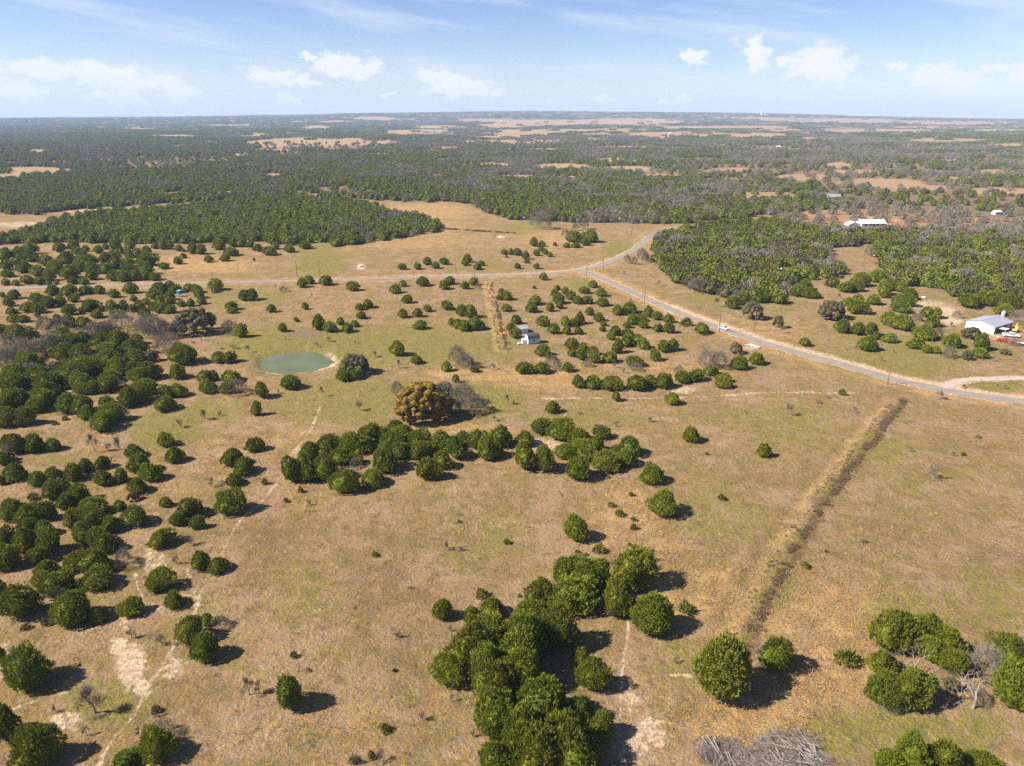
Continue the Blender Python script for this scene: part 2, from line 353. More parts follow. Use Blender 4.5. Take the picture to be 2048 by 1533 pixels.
# ground cover: (photo x, y, rx, ry, amount)
GREEN = [(700,1330,260,120,.25),(1150,830,330,45,.35),(700,800,190,50,.75),(960,800,90,35,.95),(560,690,130,45,.85),(800,690,220,40,.85),(720,700,110,40,.9),(1000,700,60,40,.5),(330,860,90,45,.8),(420,820,70,30,.6),
         (480,590,120,25,.55),(1800,720,150,45,.75),(1960,775,90,14,.9),(1900,690,130,40,.6),(1700,690,120,40,.4),(1560,850,120,60,.45),(1780,900,60,30,.6),(1900,1000,180,120,.35),(1830,1230,120,60,.5),
         (1850,1460,260,50,.75),(1620,1480,120,40,.55),(1440,1000,120,90,.35),(1560,1160,40,60,.6),(1350,830,220,30,.3),(640,520,60,35,.8),(700,505,50,20,.4),(1000,540,120,12,.5),(1240,500,40,18,.8),(1160,570,25,14,.8),(1050,455,70,15,.6),
         (200,1420,130,70,.55),(330,1280,120,80,.35),(150,1200,160,70,.3),(500,1250,200,80,.25),(1420,600,90,35,.4),(1560,620,100,30,.4),(1750,650,60,25,.45),(1900,600,120,30,.3),(40,905,140,40,.35),(620,1180,120,60,.35),(900,1080,160,60,.3),(1350,1330,90,70,.35),
         (960,640,60,25,.3),(1100,700,60,20,.4),(1995,1170,80,90,.45)]
ORANGE = [(1040,760,190,22,.85),(900,745,60,12,.8),(1440,850,90,40,.25),(1500,640,60,30,.5),(1560,660,70,25,.6),(640,640,130,35,.35),(400,530,120,18,.75),(800,470,180,35,.6),(850,425,110,18,.7),(720,590,200,30,.35),(1120,480,110,30,.55),
          (1260,1040,110,80,.6),(1330,1110,70,60,.6),(1400,1180,110,70,.75),(1420,1250,90,60,.7),(1640,1230,190,100,.8),(1560,1350,120,60,.75),(1700,1350,90,80,.75),(1500,1440,160,60,.75),(1850,1080,160,70,.3),(1620,1290,120,60,.7),
          (330,960,180,60,.45),(430,900,100,40,.55),(230,880,160,50,.3),(560,880,110,70,.45),(640,900,50,30,.5),(60,1010,110,60,.4),(900,860,170,14,.75),(1250,870,110,25,.4),(1380,740,120,30,.5),(1180,720,120,25,.35),(1320,690,90,30,.4),
          (1700,620,60,30,.5),(1600,690,70,12,.5),(560,780,90,25,.5),(620,1010,90,50,.3),(450,1180,120,60,.2),(680,1440,160,60,.35),(1040,1440,70,60,.45),(1000,1390,60,40,.4),(1160,600,150,30,.3),(1880,1330,120,60,.5),(1980,1000,60,160,.25)]
BROWN = [(1900,1000,170,120,.45),(1990,1120,90,110,.45),(1800,1060,130,70,.4),(1960,880,110,60,.45),(800,1120,260,110,.35),(760,1180,230,60,.55),(620,1060,180,50,.55),(560,1150,100,50,.4),(860,1300,200,70,.5),(1330,1010,70,30,.3),(1880,930,140,40,.5),(1820,860,90,30,.4),(1980,1150,90,40,.4),(350,1430,120,60,.5),(480,1400,140,60,.4),
         (1480,980,110,50,.35),(700,660,60,20,.3),(1240,600,80,25,.35),(900,600,150,30,.25),(1240,830,160,20,.35),(1470,760,110,25,.35),(1650,800,120,25,.4),(1000,1020,110,50,.3),(1950,1260,70,60,.35),(330,700,60,20,.4),(1600,500,50,10,.3)]
PALE = [(262,1330,32,42,1.),(285,1375,18,18,1.),(238,1290,18,18,.8),(345,1330,22,30,.6),(130,1440,40,22,.55),(20,1320,25,40,.5),(310,1120,28,30,.55),(300,1215,30,12,.45),(375,1180,22,30,.3),(250,1250,14,30,.45),
        (1085,890,45,16,.55),(1370,780,34,9,.7),(1340,840,40,8,.25),(722,534,9,6,1.),(1002,475,8,3,1.),(1880,625,44,12,.95),(1840,610,60,9,.6),(1905,640,25,10,.9),(1960,660,20,8,.6),(1990,672,40,8,.55),(2030,664,25,10,.5),
        (1000,1050,60,14,.18),(930,1000,50,20,.2),(1290,1480,45,60,.5),(1265,1400,25,30,.45),(1240,1480,20,40,.4),(1330,1400,60,30,.25),(950,1350,25,25,.3),(985,1390,25,20,.4),(1600,705,40,5,.5),(1505,695,20,5,.6),(1790,770,14,5,.2),(600,905,20,12,.6),(1665,415,35,6,.9),(1610,410,25,6,.8),(1745,440,60,8,.5),
        (60,450,90,7,.6),(200,425,80,6,.6),(300,415,30,4,.6),(1410,885,30,10,.2)]
MUD = [(605,668,34,7,1.),(650,712,14,6,.8)]
CLEAR = [(1150,262,160,3.5),(1450,255,140,3.5),(1750,262,160,3.5),(1000,275,60,3.5),(1600,300,80,3),(1850,310,70,3),(1400,320,60,3.5),(1240,320,70,3),(900,320,50,3),(760,310,40,3),(1700,345,60,4.5),(1950,320,60,3.5),(480,310,40,2.5),(1100,300,60,3),(2000,262,80,3.5),(300,258,60,1.8),(680,300,40,3),(1480,340,50,4),(1850,345,50,4),(77,304,20,5),(20,328,22,4),(70,343,80,9),(10,354,40,6),(116,275,28,3),(357,293,14,3),(280,316,8,3),(342,273,60,3),(598,287,105,11),(547,302,40,4),(519,270,32,2.5),(632,255,28,4),(547,352,22,5),(601,323,9,3),(458,251,60,1.6),(595,244,14,2),(676,244,40,2),
         (746,237.5,42,4),(879,255,55,4),(1016,251,60,6),(1084,246,110,7),(1255,244,120,7),(964,241,60,3),(845,265,80,6),(701,284,48,8),(1043,268,90,5),(1026,284,118,4.5),(1221,270,80,4),(1258,296,92,3.5),(1323,270,60,6),(893,297,32,3),(982,331,62,5),(1122,335,62,8),(1255,338,55,6),(1033,355,52,5),(876,353,16,4),(776,285,28,4),(1135,357,38,5),(1333,352,55,6),
         (1382,270,90,6),(1519,273,70,7),(1485,236,60,2),(1570,239,60,3.5),(1690,242,120,5),(1895,246,140,4.5),(1860,256,80,3),(1553,261,50,4),(1895,282,95,5.5),(2014,292,55,5),(1638,278,45,4),(1676,331,26,7),(1782,304,26,3),(1980,345,32,6),(1450,362,62,6),(1608,355,60,7),(1758,366,92,9),(1826,376,72,8),(1997,383,72,8),(1912,359,52,6),(1519,393,64,7),(1420,345,40,4),(1560,320,30,3),(1900,325,30,3),(430,285,30,2.5),(220,300,25,2.5)]
W1 = [(-420,505),(0,478),(45,468),(130,437),(250,424),(400,414),(560,395),(690,402),(750,413),(800,432),(850,440),(888,456),(860,468),(780,481),(700,491),(640,486),(560,491),(500,482),(420,491),(330,488),(250,489),(180,488),(100,487),(0,492),(-420,520)]
W2 = [(1306,500),(1318,482),(1345,470),(1440,450),(1530,440),(1640,459),(1700,465),(1850,470),(2048,458),(2700,452),(2700,640),(2048,598),(1985,592),(1920,597),(1880,580),(1820,572),(1790,575),(1762,548),(1765,527),(1725,500),(1655,508),(1640,527),(1700,545),(1640,562),(1590,565),(1560,600),(1500,608),(1420,588),(1355,572),(1330,545),(1311,522)]
W2_CLEAR = [(1690,503,42,9),(1600,541,46,6),(1722,532,26,14),(1730,495,20,5),(1480,598,30,6)]
FAR_EDGE = [(-400,428),(0,428),(60,431),(150,420),(300,410),(420,404),(560,398),(700,398),(740,402),(800,404),(920,405),(960,420),(1010,438),(1060,441),(1130,445),(1250,447),(1330,450),(1400,444),(1480,439),(1545,427),(1640,424),(1700,418),(1800,422),(1900,432),(2048,441),(2400,446)]
RANCH_CLEAR = [(1530,393,70,9),(1610,405,34,5),(1655,425,60,5),(1740,432,150,8),(1665,402,14,4)]

def blobs(px, py, L, soft=1.0):
    out = np.zeros(px.shape)
    for q in L:
        x, y, rx, ry = q[:4]; a = q[4] if len(q) > 4 else 1.0
        d = ((px-x)/rx)**2 + ((py-y)/ry)**2
        out = np.maximum(out, a*np.exp(-0.9*d*d))
    return out

# ------------------------------------------------------------------ terrain height: flat near the drone, rolling country far off
HOR = [(-600,236),(0,236),(100,235),(350,233.5),(500,231),(640,229),(700,226.5),(860,225),(960,223),(1050,222),(1200,223),(1400,224.5),(1500,226),(1600,228),(1700,231),(1800,234),(1900,236),(2048,238.5),(2600,238)]
HOR_R = 11000.0
_ha, _hh = [], []
for _x, _y in HOR:
    _d = px_dir(_x, _y + 0.6); _hr = math.hypot(_d[0], _d[1]); _ha.append(math.atan2(_d[0], _d[1])); _hh.append(CAM_H + HOR_R*_d[2]/_hr - 5)
def land_z(X, Y):
    R = np.hypot(X, Y); A = np.arctan2(X, Y)
    z = np.interp(A, _ha, _hh) * sstep(3800, HOR_R, R)**1.3
    z = z + 14*(fbm(X/1900, Y/1900, 3, 5)-0.5) * sstep(1500, 4000, R) * (1 - 0.7*sstep(7000, HOR_R, R))
    return np.maximum(z, -1.0)
def pond_depth(X, Y):
    d, _, _ = seg_dist(X, Y, POND+POND[:1], 70); ins = in_poly(X, Y, POND)
    return np.where(ins, -d, d)            # signed distance to the shore
_pc = np.mean(POND, axis=0)
def ground_z(X, Y):
    X = np.asarray(X, float); Y = np.asarray(Y, float)
    z = land_z(X, Y)
    R = np.hypot(X, Y)
    near = R < 620
    if near.any():
        x, y = X[near], Y[near]; q = np.zeros(x.shape)
        dr = np.minimum(seg_dist(x, y, ROAD1)[0], np.minimum(seg_dist(x, y, ROAD2)[0], seg_dist(x, y, DRIVE)[0]))
        flat = sstep(4.0, 16.0, dr)
        q += flat*(0.75*(fbm(x/34, y/34, 3, 11)-0.5) + 0.22*(fbm(x/5, y/5, 2, 23)-0.5) * sstep(420, 200, np.hypot(x, y)))
        for B, h, w in ((BERM1, 0.7, 2.4), (BERM2, 0.3, 3.0)):
            d, par, side = seg_dist(x, y, B)
            lump = 0.8+0.4*vnoise(par/11, par*0, 3)
            q += h*lump*np.exp(-(d/w)**2) - 0.35*np.exp(-((side+3.6)/1.6)**2)*(d < 8)
        pn = np.hypot(x-_pc[0], y-_pc[1]) < 60
        if pn.any():
            s = pond_depth(x[pn], y[pn]); s = s + 3.4*(fbm(x[pn]/7, y[pn]/7, 3, 41)-0.5)
            rim = 0.35*np.exp(-((s-6)/3.0)**2)
            q[pn] = np.where(s < 3.0, -1.2+1.2*sstep(-3.0, 3.0, s)*1.0, 0) + q[pn]*sstep(0, 8, s) + rim
        z = z.copy(); z[near] += q
    return z

def build_ground():
    a1 = np.radians(np.concatenate([np.linspace(-180, -60, 13)[:-1], np.linspace(-60, -42, 10)[:-1], np.linspace(-42, 42, 561), np.linspace(42, 60, 10)[1:], np.linspace(60, 180, 13)[1:]]))
    r1 = np.concatenate([[12.0, 30.0, 48.0], np.geomspace(60, 620, 560), np.geomspace(620, 14500, 190)[1:]])
    A, R = np.meshgrid(a1, r1); X, Y = R*np.sin(A), R*np.cos(A)
    nr, na = X.shape
    V = np.stack([X, Y, ground_z(X.ravel(), Y.ravel()).reshape(X.shape)], -1).reshape(-1, 3)
    i = np.arange(nr-1)[:, None]*na + np.arange(na-1)[None, :]
    Q = np.stack([i, i+na, i+na+1, i+1], -1).reshape(-1, 4)[:, ::-1]
    c = len(V); V = np.vstack([V, [[0, 0, 0]]])
    k = np.arange(na-1); T = np.stack([np.full(na-1, c), k+1, k], -1)[:, ::-1]
    me = np_mesh('ground', V, [Q, T], None, True)
    x, y = V[:, 0], V[:, 1]; yy = np.maximum(y, 1.0); px, py = to_px(x, yy, land_z(x, y)); vis = y > 5
    n1 = fbm(x/22, y/22, 4, 51); n2 = fbm(x/60, y/60, 3, 61)
    def ch(L): return np.where(vis, blobs(px, py, L), 0)
    Rr = np.hypot(x, y)
    g = ch(GREEN)*1.1 + 0.6*(n1-0.5); o = ch(ORANGE)*1.0 + 0.5*(n2-0.5); b = ch(BROWN)*0.9 + 0.8*(fbm(x/13, y/13, 4, 71)-0.5)
    p = ch(PALE)
    near = (Rr < 640) & (y > 0); xn, yn = x[near], y[near]
    tr = np.zeros(xn.shape)
    for P, w, s in TRAILS:
        d, par, _ = seg_dist(xn, yn, P)
        wv = w*(0.5+0.5*vnoise(par/3, par*0+1, 9))
        tr = np.maximum(tr, s*np.exp(-(d/wv)**2)*(0.55+0.45*vnoise(par/6, par*0, 13)))
    # caliche shoulders
    d2, p2, s2 = seg_dist(xn, yn, ROAD2); d1, p1, s1 = seg_dist(xn, yn, ROAD1); dd, pd, sd = seg_dist(xn, yn, DRIVE)
    up = sstep(60, 110, p2)*sstep(330, 250, p2)
    wob = 0.7*vnoise(p2/5, p2*0, 31)
    sh = np.where(s2 > 0, np.exp(-((np.maximum(d2-2.9, 0))/(0.9+2.3*up+wob))**2)*(0.8+0.5*up), np.exp(-((np.maximum(d2-2.8, 0))/(0.4+wob*0.8))**2)*0.95)
    j = np.exp(-((np.hypot(xn-ground_at(1130, 540)[0], yn-ground_at(1130, 540)[1]))/120)**2)
    sh1 = np.where(s1 > 0, np.exp(-((np.maximum(d1-2.8, 0))/(0.45+1.5*j))**2)*(0.45+0.55*j), np.exp(-((np.maximum(d1-2.8, 0))/0.5)**2)*0.45)
    drv = np.exp(-((np.maximum(dd-1.6, 0))/1.2)**2)*np.where(pd < 14, 1.0, 0.6)
    p[near] = np.maximum.reduce([p[near], tr, sh, sh1, drv])
    o[near] = np.maximum(o[near], 0.75*np.exp(-((d2-6)/4)**2)); o[near] = np.maximum(o[near], 0.6*np.exp(-((d1-6)/5)**2))
    e1, q1, f1 = seg_dist(xn, yn, BERM1); e2, q2, f2 = seg_dist(xn, yn, BERM2); e3, _, _ = seg_dist(xn, yn, BERM3)
    f1 = f1+2.2*(vnoise(q1/7, q1*0, 8)-0.5)+1.2*(fbm(xn/2.5, yn/2.5, 2, 8)-0.5); f2 = f2+2.5*(fbm(xn/3, yn/3, 2, 18)-0.5)
    # the berm: tall pale-orange grass on its sunny flank, green crown, brown weeds along the far foot
    o[near] = np.maximum(o[near], 0.55*np.exp(-((f1+2.0)/2.2)**2)*(q1 > 3)); g[near] = np.maximum(g[near], 0.95*np.exp(-((f1-0.4)/1.4)**2)*sstep(0.3, 0.6, vnoise(q1/9, q1*0, 5)))
    b[near] = np.maximum(b[near], 1.0*np.exp(-((f1-1.6)/1.2)**2)); o[near] = np.maximum(o[near], 0.9*np.exp(-((f2)/3.2)**2)); b[near] = np.maximum(b[near], np.exp(-((f2-1.0)/1.2)**2)); b[near] = np.maximum(b[near], 0.9*np.exp(-(e3/2.5)**2))
    mud = ch(MUD)
    pn = np.hypot(x-_pc[0], y-_pc[1]) < 60
    s = pond_depth(x[pn], y[pn]); bank = np.exp(-((s-0.6)/1.5)**2)
    east = sstep(-6, 8, (x[pn]-_pc[0])*0.8-(y[pn]-_pc[1])*0.6)
    p[pn] = np.maximum(p[pn], bank*(0.15+0.7*east)*(0.4+0.9*fbm(x[pn]/4, y[pn]/4, 3, 44))); b[pn] = np.maximum(b[pn], bank*(1-east)*0.9); mud[pn] = np.maximum(mud[pn], np.where(s < -0.3, 1.0, 0))
    # woods floor and far fields
    fe = np.interp(px, [q[0] for q in FAR_EDGE], [q[1] for q in FAR_EDGE])
    far = vis & (py < fe)
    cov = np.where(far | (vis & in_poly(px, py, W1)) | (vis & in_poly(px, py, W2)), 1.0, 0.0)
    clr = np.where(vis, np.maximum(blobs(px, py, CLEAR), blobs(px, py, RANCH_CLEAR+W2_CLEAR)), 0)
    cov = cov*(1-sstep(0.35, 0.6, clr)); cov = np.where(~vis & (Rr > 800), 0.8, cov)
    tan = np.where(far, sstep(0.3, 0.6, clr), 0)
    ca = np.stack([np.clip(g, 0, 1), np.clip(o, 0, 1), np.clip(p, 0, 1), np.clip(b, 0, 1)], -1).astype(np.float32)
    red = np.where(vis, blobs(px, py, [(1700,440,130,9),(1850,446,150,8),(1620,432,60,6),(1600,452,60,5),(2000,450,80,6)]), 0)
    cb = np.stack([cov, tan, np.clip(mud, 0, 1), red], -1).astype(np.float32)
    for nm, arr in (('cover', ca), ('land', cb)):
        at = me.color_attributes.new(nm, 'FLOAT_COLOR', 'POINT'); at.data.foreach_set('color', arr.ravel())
    # material
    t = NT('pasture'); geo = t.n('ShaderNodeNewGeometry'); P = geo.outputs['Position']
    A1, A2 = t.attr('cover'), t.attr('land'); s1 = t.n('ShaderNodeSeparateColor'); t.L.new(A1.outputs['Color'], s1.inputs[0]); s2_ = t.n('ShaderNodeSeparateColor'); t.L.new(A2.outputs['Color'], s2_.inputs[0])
    nf = t.noise(2.7, 4, 0.75, P); nm = t.noise(0.95, 4, 0.7, P); nl = t.noise(0.16, 4, 0.6, P); nxl = t.noise(0.03, 3, 0.6, P)
    streak = t.n('ShaderNodeMapping'); t.L.new(P, streak.inputs[0]); streak.inputs['Rotation'].default_value = (0, 0, 0.5); streak.inputs['Scale'].default_value = (0.5, 1.6, 1)
    ns = t.noise(1.6, 4, 0.7, streak.outputs[0])
    nmix = t.ramp(t.math('ADD', t.math('MULTIPLY', nm, 0.5), t.math('MULTIPLY', nl, 0.5)), 0.36, 0.64, -0.5, 0.5, False)
    def wob(ch, amt=0.75, lo=0.25, hi=0.8):
        v = t.math('ADD', ch, t.math('MULTIPLY', nmix, amt))
        return t.ramp(v, lo, hi)
    np_ = t.noise(0.22, 5, 0.62, P); mp2 = t.n('ShaderNodeMapping'); t.L.new(P, mp2.inputs[0]); mp2.inputs['Location'].default_value = (37, 11, 5); np2 = t.noise(0.11, 5, 0.62, mp2.outputs[0]); np3 = t.noise(0.4, 5, 0.65, mp2.outputs[0])
    base = t.mix(t.ramp(np_, 0.42, 0.58), (0.241, 0.154, 0.071), (0.189, 0.139, 0.054))
    base = t.mix(t.math('MULTIPLY', t.ramp(np2, 0.46, 0.6), 0.9), base, (0.276, 0.182, 0.104))
    base = t.mix(t.math('MULTIPLY', t.ramp(np3, 0.52, 0.66), 0.8), base, (0.155, 0.099, 0.051))
    base = t.mix(t.math('MULTIPLY', t.ramp(np3, 0.46, 0.34), 0.55), base, (0.308, 0.222, 0.117))
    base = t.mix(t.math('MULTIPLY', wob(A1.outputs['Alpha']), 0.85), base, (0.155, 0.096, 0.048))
    base = t.mix(t.math('MULTIPLY', wob(s1.outputs['Green'], 0.95), 0.9), base, t.mix(t.ramp(np_, 0.4, 0.62), (0.377, 0.242, 0.107), (0.290, 0.167, 0.071)))
    base = t.mix(t.math('MULTIPLY', wob(s1.outputs['Red'], 0.95), 0.85), base, t.mix(t.ramp(np3, 0.4, 0.6), (0.198, 0.162, 0.043), (0.152, 0.140, 0.039)))
    base = t.mix(t.math('MULTIPLY', s2_.outputs['Green'], 0.85), base, t.mix(t.ramp(np2, 0.4, 0.6), (0.331, 0.218, 0.132), (0.267, 0.173, 0.093)))
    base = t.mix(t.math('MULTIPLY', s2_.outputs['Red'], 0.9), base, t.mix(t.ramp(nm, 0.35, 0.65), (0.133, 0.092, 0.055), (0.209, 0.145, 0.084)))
    base = t.mix(t.math('MULTIPLY', wob(A2.outputs['Alpha'], 0.6, 0.1, 0.7), 0.8), base, (0.300, 0.155, 0.085))
    base = t.mix(t.math('MULTIPLY', s2_.outputs['Blue'], 0.9), base, (0.174, 0.126, 0.093))
    base = t.mix(t.math('MULTIPLY', wob(s1.outputs['Blue'], 0.8, 0.15, 0.85), 0.88), base, t.mix(t.ramp(nm, 0.35, 0.65), (0.386, 0.263, 0.161), (0.552, 0.422, 0.297)))
    sp = t.math('ADD', t.math('MULTIPLY', nf, 0.5), t.math('ADD', t.math('MULTIPLY', ns, 0.2), t.math('MULTIPLY', nm, 0.3)))
    hs = t.n('ShaderNodeHueSaturation'); t.put(hs.inputs['Color'], base); t.put(hs.inputs['Value'], t.ramp(sp, 0.37, 0.63, 0.7, 1.3, False))
    t.put(hs.inputs['Saturation'], t.ramp(nm, 0.35, 0.65, 0.85, 1.15)); t.col(hs.outputs[0])
    t.b.inputs['Roughness'].default_value = 1.0; t.b.inputs['Specular IOR Level'].default_value = 0.0
    t.bump(t.math('ADD', t.math('MULTIPLY', nf, 0.35), t.math('ADD', ns, nm)), 1.0, 0.5)
    me.materials.append(t.m)
    o = obj('ground', me); tag(o, 'dry tan pasture with green and orange grass patches reaching to the horizon', 'ground', kind='structure')
build_ground()

# ------------------------------------------------------------------ roads, pond
def strip(name, P, w, z, mat, label, cat='road'):
    P = [np.array(p) for p in P]; V = []; Fc = []
    for i, p in enumerate(P):
        d = P[min(i+1, len(P)-1)]-P[max(i-1, 0)]; n = np.array([-d[1], d[0]])/np.linalg.norm(d)
        wob = 0.12*math.sin(i*1.7)+0.1*math.sin(i*0.61+1)
        for s in (-1, -0.5, 0, 0.5, 1):
            q = p+n*s*(w/2+(wob if abs(s) == 1 else 0)); V.append((q[0], q[1], z+0.03*(1-s*s)))
    for i in range(len(P)-1):
        for k in range(4): Fc.append((i*5+k, i*5+k+1, i*5+k+6, i*5+k+5))
    o = obj(name, np_mesh(name, V, np.array(Fc)[:, ::-1], mat)); tag(o, label, cat, kind='structure'); return o
def asphalt():
    t = NT('asphalt'); g = t.n('ShaderNodeNewGeometry'); P = g.outputs['Position']
    n1, n2 = t.noise(0.25, 4, 0.6, P), t.noise(3, 4, 0.7, P)
    c = t.mix(t.ramp(n1, 0.3, 0.7), (0.193, 0.160, 0.135), (0.238, 0.199, 0.167)); c = t.mix(t.math('MULTIPLY', t.ramp(n2, 0.5, 0.8), 0.4), c, (0.286, 0.237, 0.188))
    t.col(c); t.b.inputs['Roughness'].default_value = 0.95; t.b.inputs['Specular IOR Level'].default_value = 0.05; return t.m
ASPH = asphalt()
strip('road', ROAD1, 5.4, 0.05, ASPH, 'long grey asphalt road crossing the pasture and bending away north')
strip('road', ROAD2, 5.2, 0.075, ASPH, 'grey asphalt road slanting from the junction past the car')
t_ = NT('dirt_road'); g_ = t_.n('ShaderNodeNewGeometry'); t_.col(t_.mix(t_.noise(0.5, 4, 0.6, g_.outputs['Position']), (0.235, 0.157, 0.113), (0.313, 0.235, 0.183)))
DIRT = t_.m
strip('dirt_road', ROAD1B, 6.0, 0.06, DIRT, 'pinkish dirt road running behind the dense cedar wood', 'road')
strip('driveway', DRIVE, 3.6, 0.06, plain('caliche', (0.348, 0.278, 0.217), 0.95, 0.0, var=0.2, scale=0.6), 'pale caliche driveway turning off the asphalt road', 'driveway')
def water():
    t = NT('pond_water'); g = t.n('ShaderNodeNewGeometry'); P = g.outputs['Position']
    c = t.mix(t.ramp(t.noise(0.12, 3, 0.5, P), 0.35, 0.7), (0.088, 0.102, 0.042), (0.108, 0.118, 0.050)); t.col(c)
    t.b.inputs['Roughness'].default_value = 0.12; t.b.inputs['Specular IOR Level'].default_value = 0.11; t.bump(t.noise(0.9, 4, 0.65, P), 0.25, 0.12)
    me = np_mesh('pond', [(_pc[0]+26*math.cos(a*math.pi/24)*1.0, _pc[1]+34*math.sin(a*math.pi/24), -0.62) for a in range(48)], np.array([list(range(48))]), t.m)
    tag(obj('pond_water', me), 'green murky stock pond with pale banks', 'pond', kind='structure')
water()
# ------------------------------------------------------------------ vegetation meshes (unit size: crown radius 1)
def unit_profile(h):
    return np.clip(1-np.clip(h, 0, 1)**2.3, 0, 1)**0.55*(0.78+0.22*np.clip(h/0.28, 0, 1))
def dome_points(n, rng, height, bumps, low=0.03):
    """points spread over a lumpy dome: position, outward normal"""
    k = np.arange(n)+0.5; ph = k*2.399963+rng.uniform(0, 6)+rng.normal(0, .25, n)
    # spread by area: height fraction biased so that the top is covered too
    cosv = 1-1.25*k/n; h = np.clip(0.36+0.64*cosv+rng.normal(0, .02, n), low, 0.995)
    r = np.maximum(unit_profile(h), 0.02)
    lump = np.ones(n)
    for (ba, bh, bw, amp) in bumps:
        d = (np.angle(np.exp(1j*(ph-ba)))/bw)**2+((h-bh)/(bw*0.6))**2; lump += amp*np.exp(-d)
    P = np.stack([r*np.cos(ph)*lump, r*np.sin(ph)*lump, h*height*(0.55+0.45*lump)], -1)
    Nn = P-np.array([0, 0, 0.32*height]); Nn[:, 2] += 0.25; Nn /= np.linalg.norm(Nn, axis=1, keepdims=True)
    return P, Nn
def sprigs(P, Nn, nb, L, W, rng, spread=0.75, up=0.25, thin=False, sink=0.07):
    n = len(P); m = n*nb
    Pb = np.repeat(P, nb, 0); Nb = np.repeat(Nn, nb, 0)
    D = Nb+rng.normal(0, spread, (m, 3)); D[:, 2] += up; D /= np.linalg.norm(D, axis=1, keepdims=True)
    base = Pb-Nb*sink+rng.normal(0, L*0.22, (m, 3)); ln = (L*rng.uniform(0.6, 1.35, m))[:, None]
    S = np.cross(D, rng.normal(0, 1, (m, 3))); S /= np.maximum(np.linalg.norm(S, axis=1, keepdims=True), 1e-6); S *= (W*rng.uniform(0.6, 1.3, m))[:, None]/2
    tip = base+D*ln; mid = base+D*ln*0.5
    if thin:
        V = np.stack([base-S, base+S, tip], 1).reshape(-1, 3); Fc = np.arange(3*m).reshape(m, 3); k = 3
    else:
        V = np.stack([base, mid+S, tip, mid-S], 1).reshape(-1, 3); Fc = np.arange(4*m).reshape(m, 4); k = 4
    shade = np.repeat(rng.uniform(0, 1, n), nb)*0.65+rng.uniform(0, 1, m)*0.35
    return V, Fc, np.repeat(shade, k)
def ico(sub):
    bm = bmesh.new(); bmesh.ops.create_icosphere(bm, subdivisions=sub, radius=1)
    V = np.array([v.co[:] for v in bm.verts]); Fc = np.array([[v.index for v in f.verts] for f in bm.faces]); bm.free(); return V, Fc
def crown_mesh(name, seed, mat, n, nb, L, W, height=1.7, nb_bumps=7, amp=0.22, core=0.86, sub=3, spread=0.75, up=0.25, thin=False, lift=0.0, flat=1.0, fine=24, rough=0.035):
    rng = np.random.default_rng(seed)
    bumps = [(rng.uniform(-3.14, 3.14), rng.uniform(0.1, 0.95), rng.uniform(0.35, 0.7), rng.uniform(-amp, amp)) for _ in range(nb_bumps)]
    bumps += [(rng.uniform(-3.14, 3.14), rng.uniform(0.05, 0.98), rng.uniform(0.14, 0.26), rng.uniform(-0.5, 1)*amp*0.55) for _ in range(fine)]
    P, Nn = dome_points(n, rng, height, bumps); P += Nn*rng.normal(0, rough, n)[:, None]
    V, Fc, sh = sprigs(P, Nn, nb, L, W, rng, spread, up, thin); parts = [Fc]; Vs = [V]; at = [sh]
    if core > 0:
        cv, cf = ico(sub); h = np.clip((cv[:, 2]+1)/2, 0, 1); ph = np.arctan2(cv[:, 1], cv[:, 0]); r = unit_profile(np.maximum(h, 0.02)); r = np.where(h < 0.1, r*h/0.1, r)
        lump = np.ones(len(cv))
        for (ba, bh, bw, am) in bumps: lump += am*np.exp(-(np.angle(np.exp(1j*(ph-ba)))/bw)**2-((h-bh)/(bw*.6))**2)
        lump += rng.normal(0, 0.045, len(cv))
        rr = np.minimum(r, 1.0)*core*lump
        cvv = np.stack([rr*np.cos(ph), rr*np.sin(ph), np.maximum(h*height*core*(0.55+0.45*lump), 0.01)], -1)
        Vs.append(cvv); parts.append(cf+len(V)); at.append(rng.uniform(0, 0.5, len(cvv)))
    V = np.vstack(Vs); hh = np.clip(V[:, 2]/height, 0, 1.1); a0, tp, el = rng.uniform(0, 6.28), rng.uniform(-.22, .22), rng.uniform(.0, .14); ph = np.arctan2(V[:, 1], V[:, 0])
    g = (1-tp*(hh-.35))*(1+el*np.cos(2*(ph-a0))); V[:, 0] = V[:, 0]*g+rng.normal(0, .11)*hh; V[:, 1] = V[:, 1]*g+rng.normal(0, .11)*hh       # pointed, flat, leaning or drawn-out crowns
    V[:, 2] = lift+V[:, 2]*flat
    me = np_mesh(name, V, parts, mat); a = me.attributes.new('sprig', 'FLOAT', 'POINT'); a.data.foreach_set('value', np.concatenate(at).astype(np.float32))
    return me
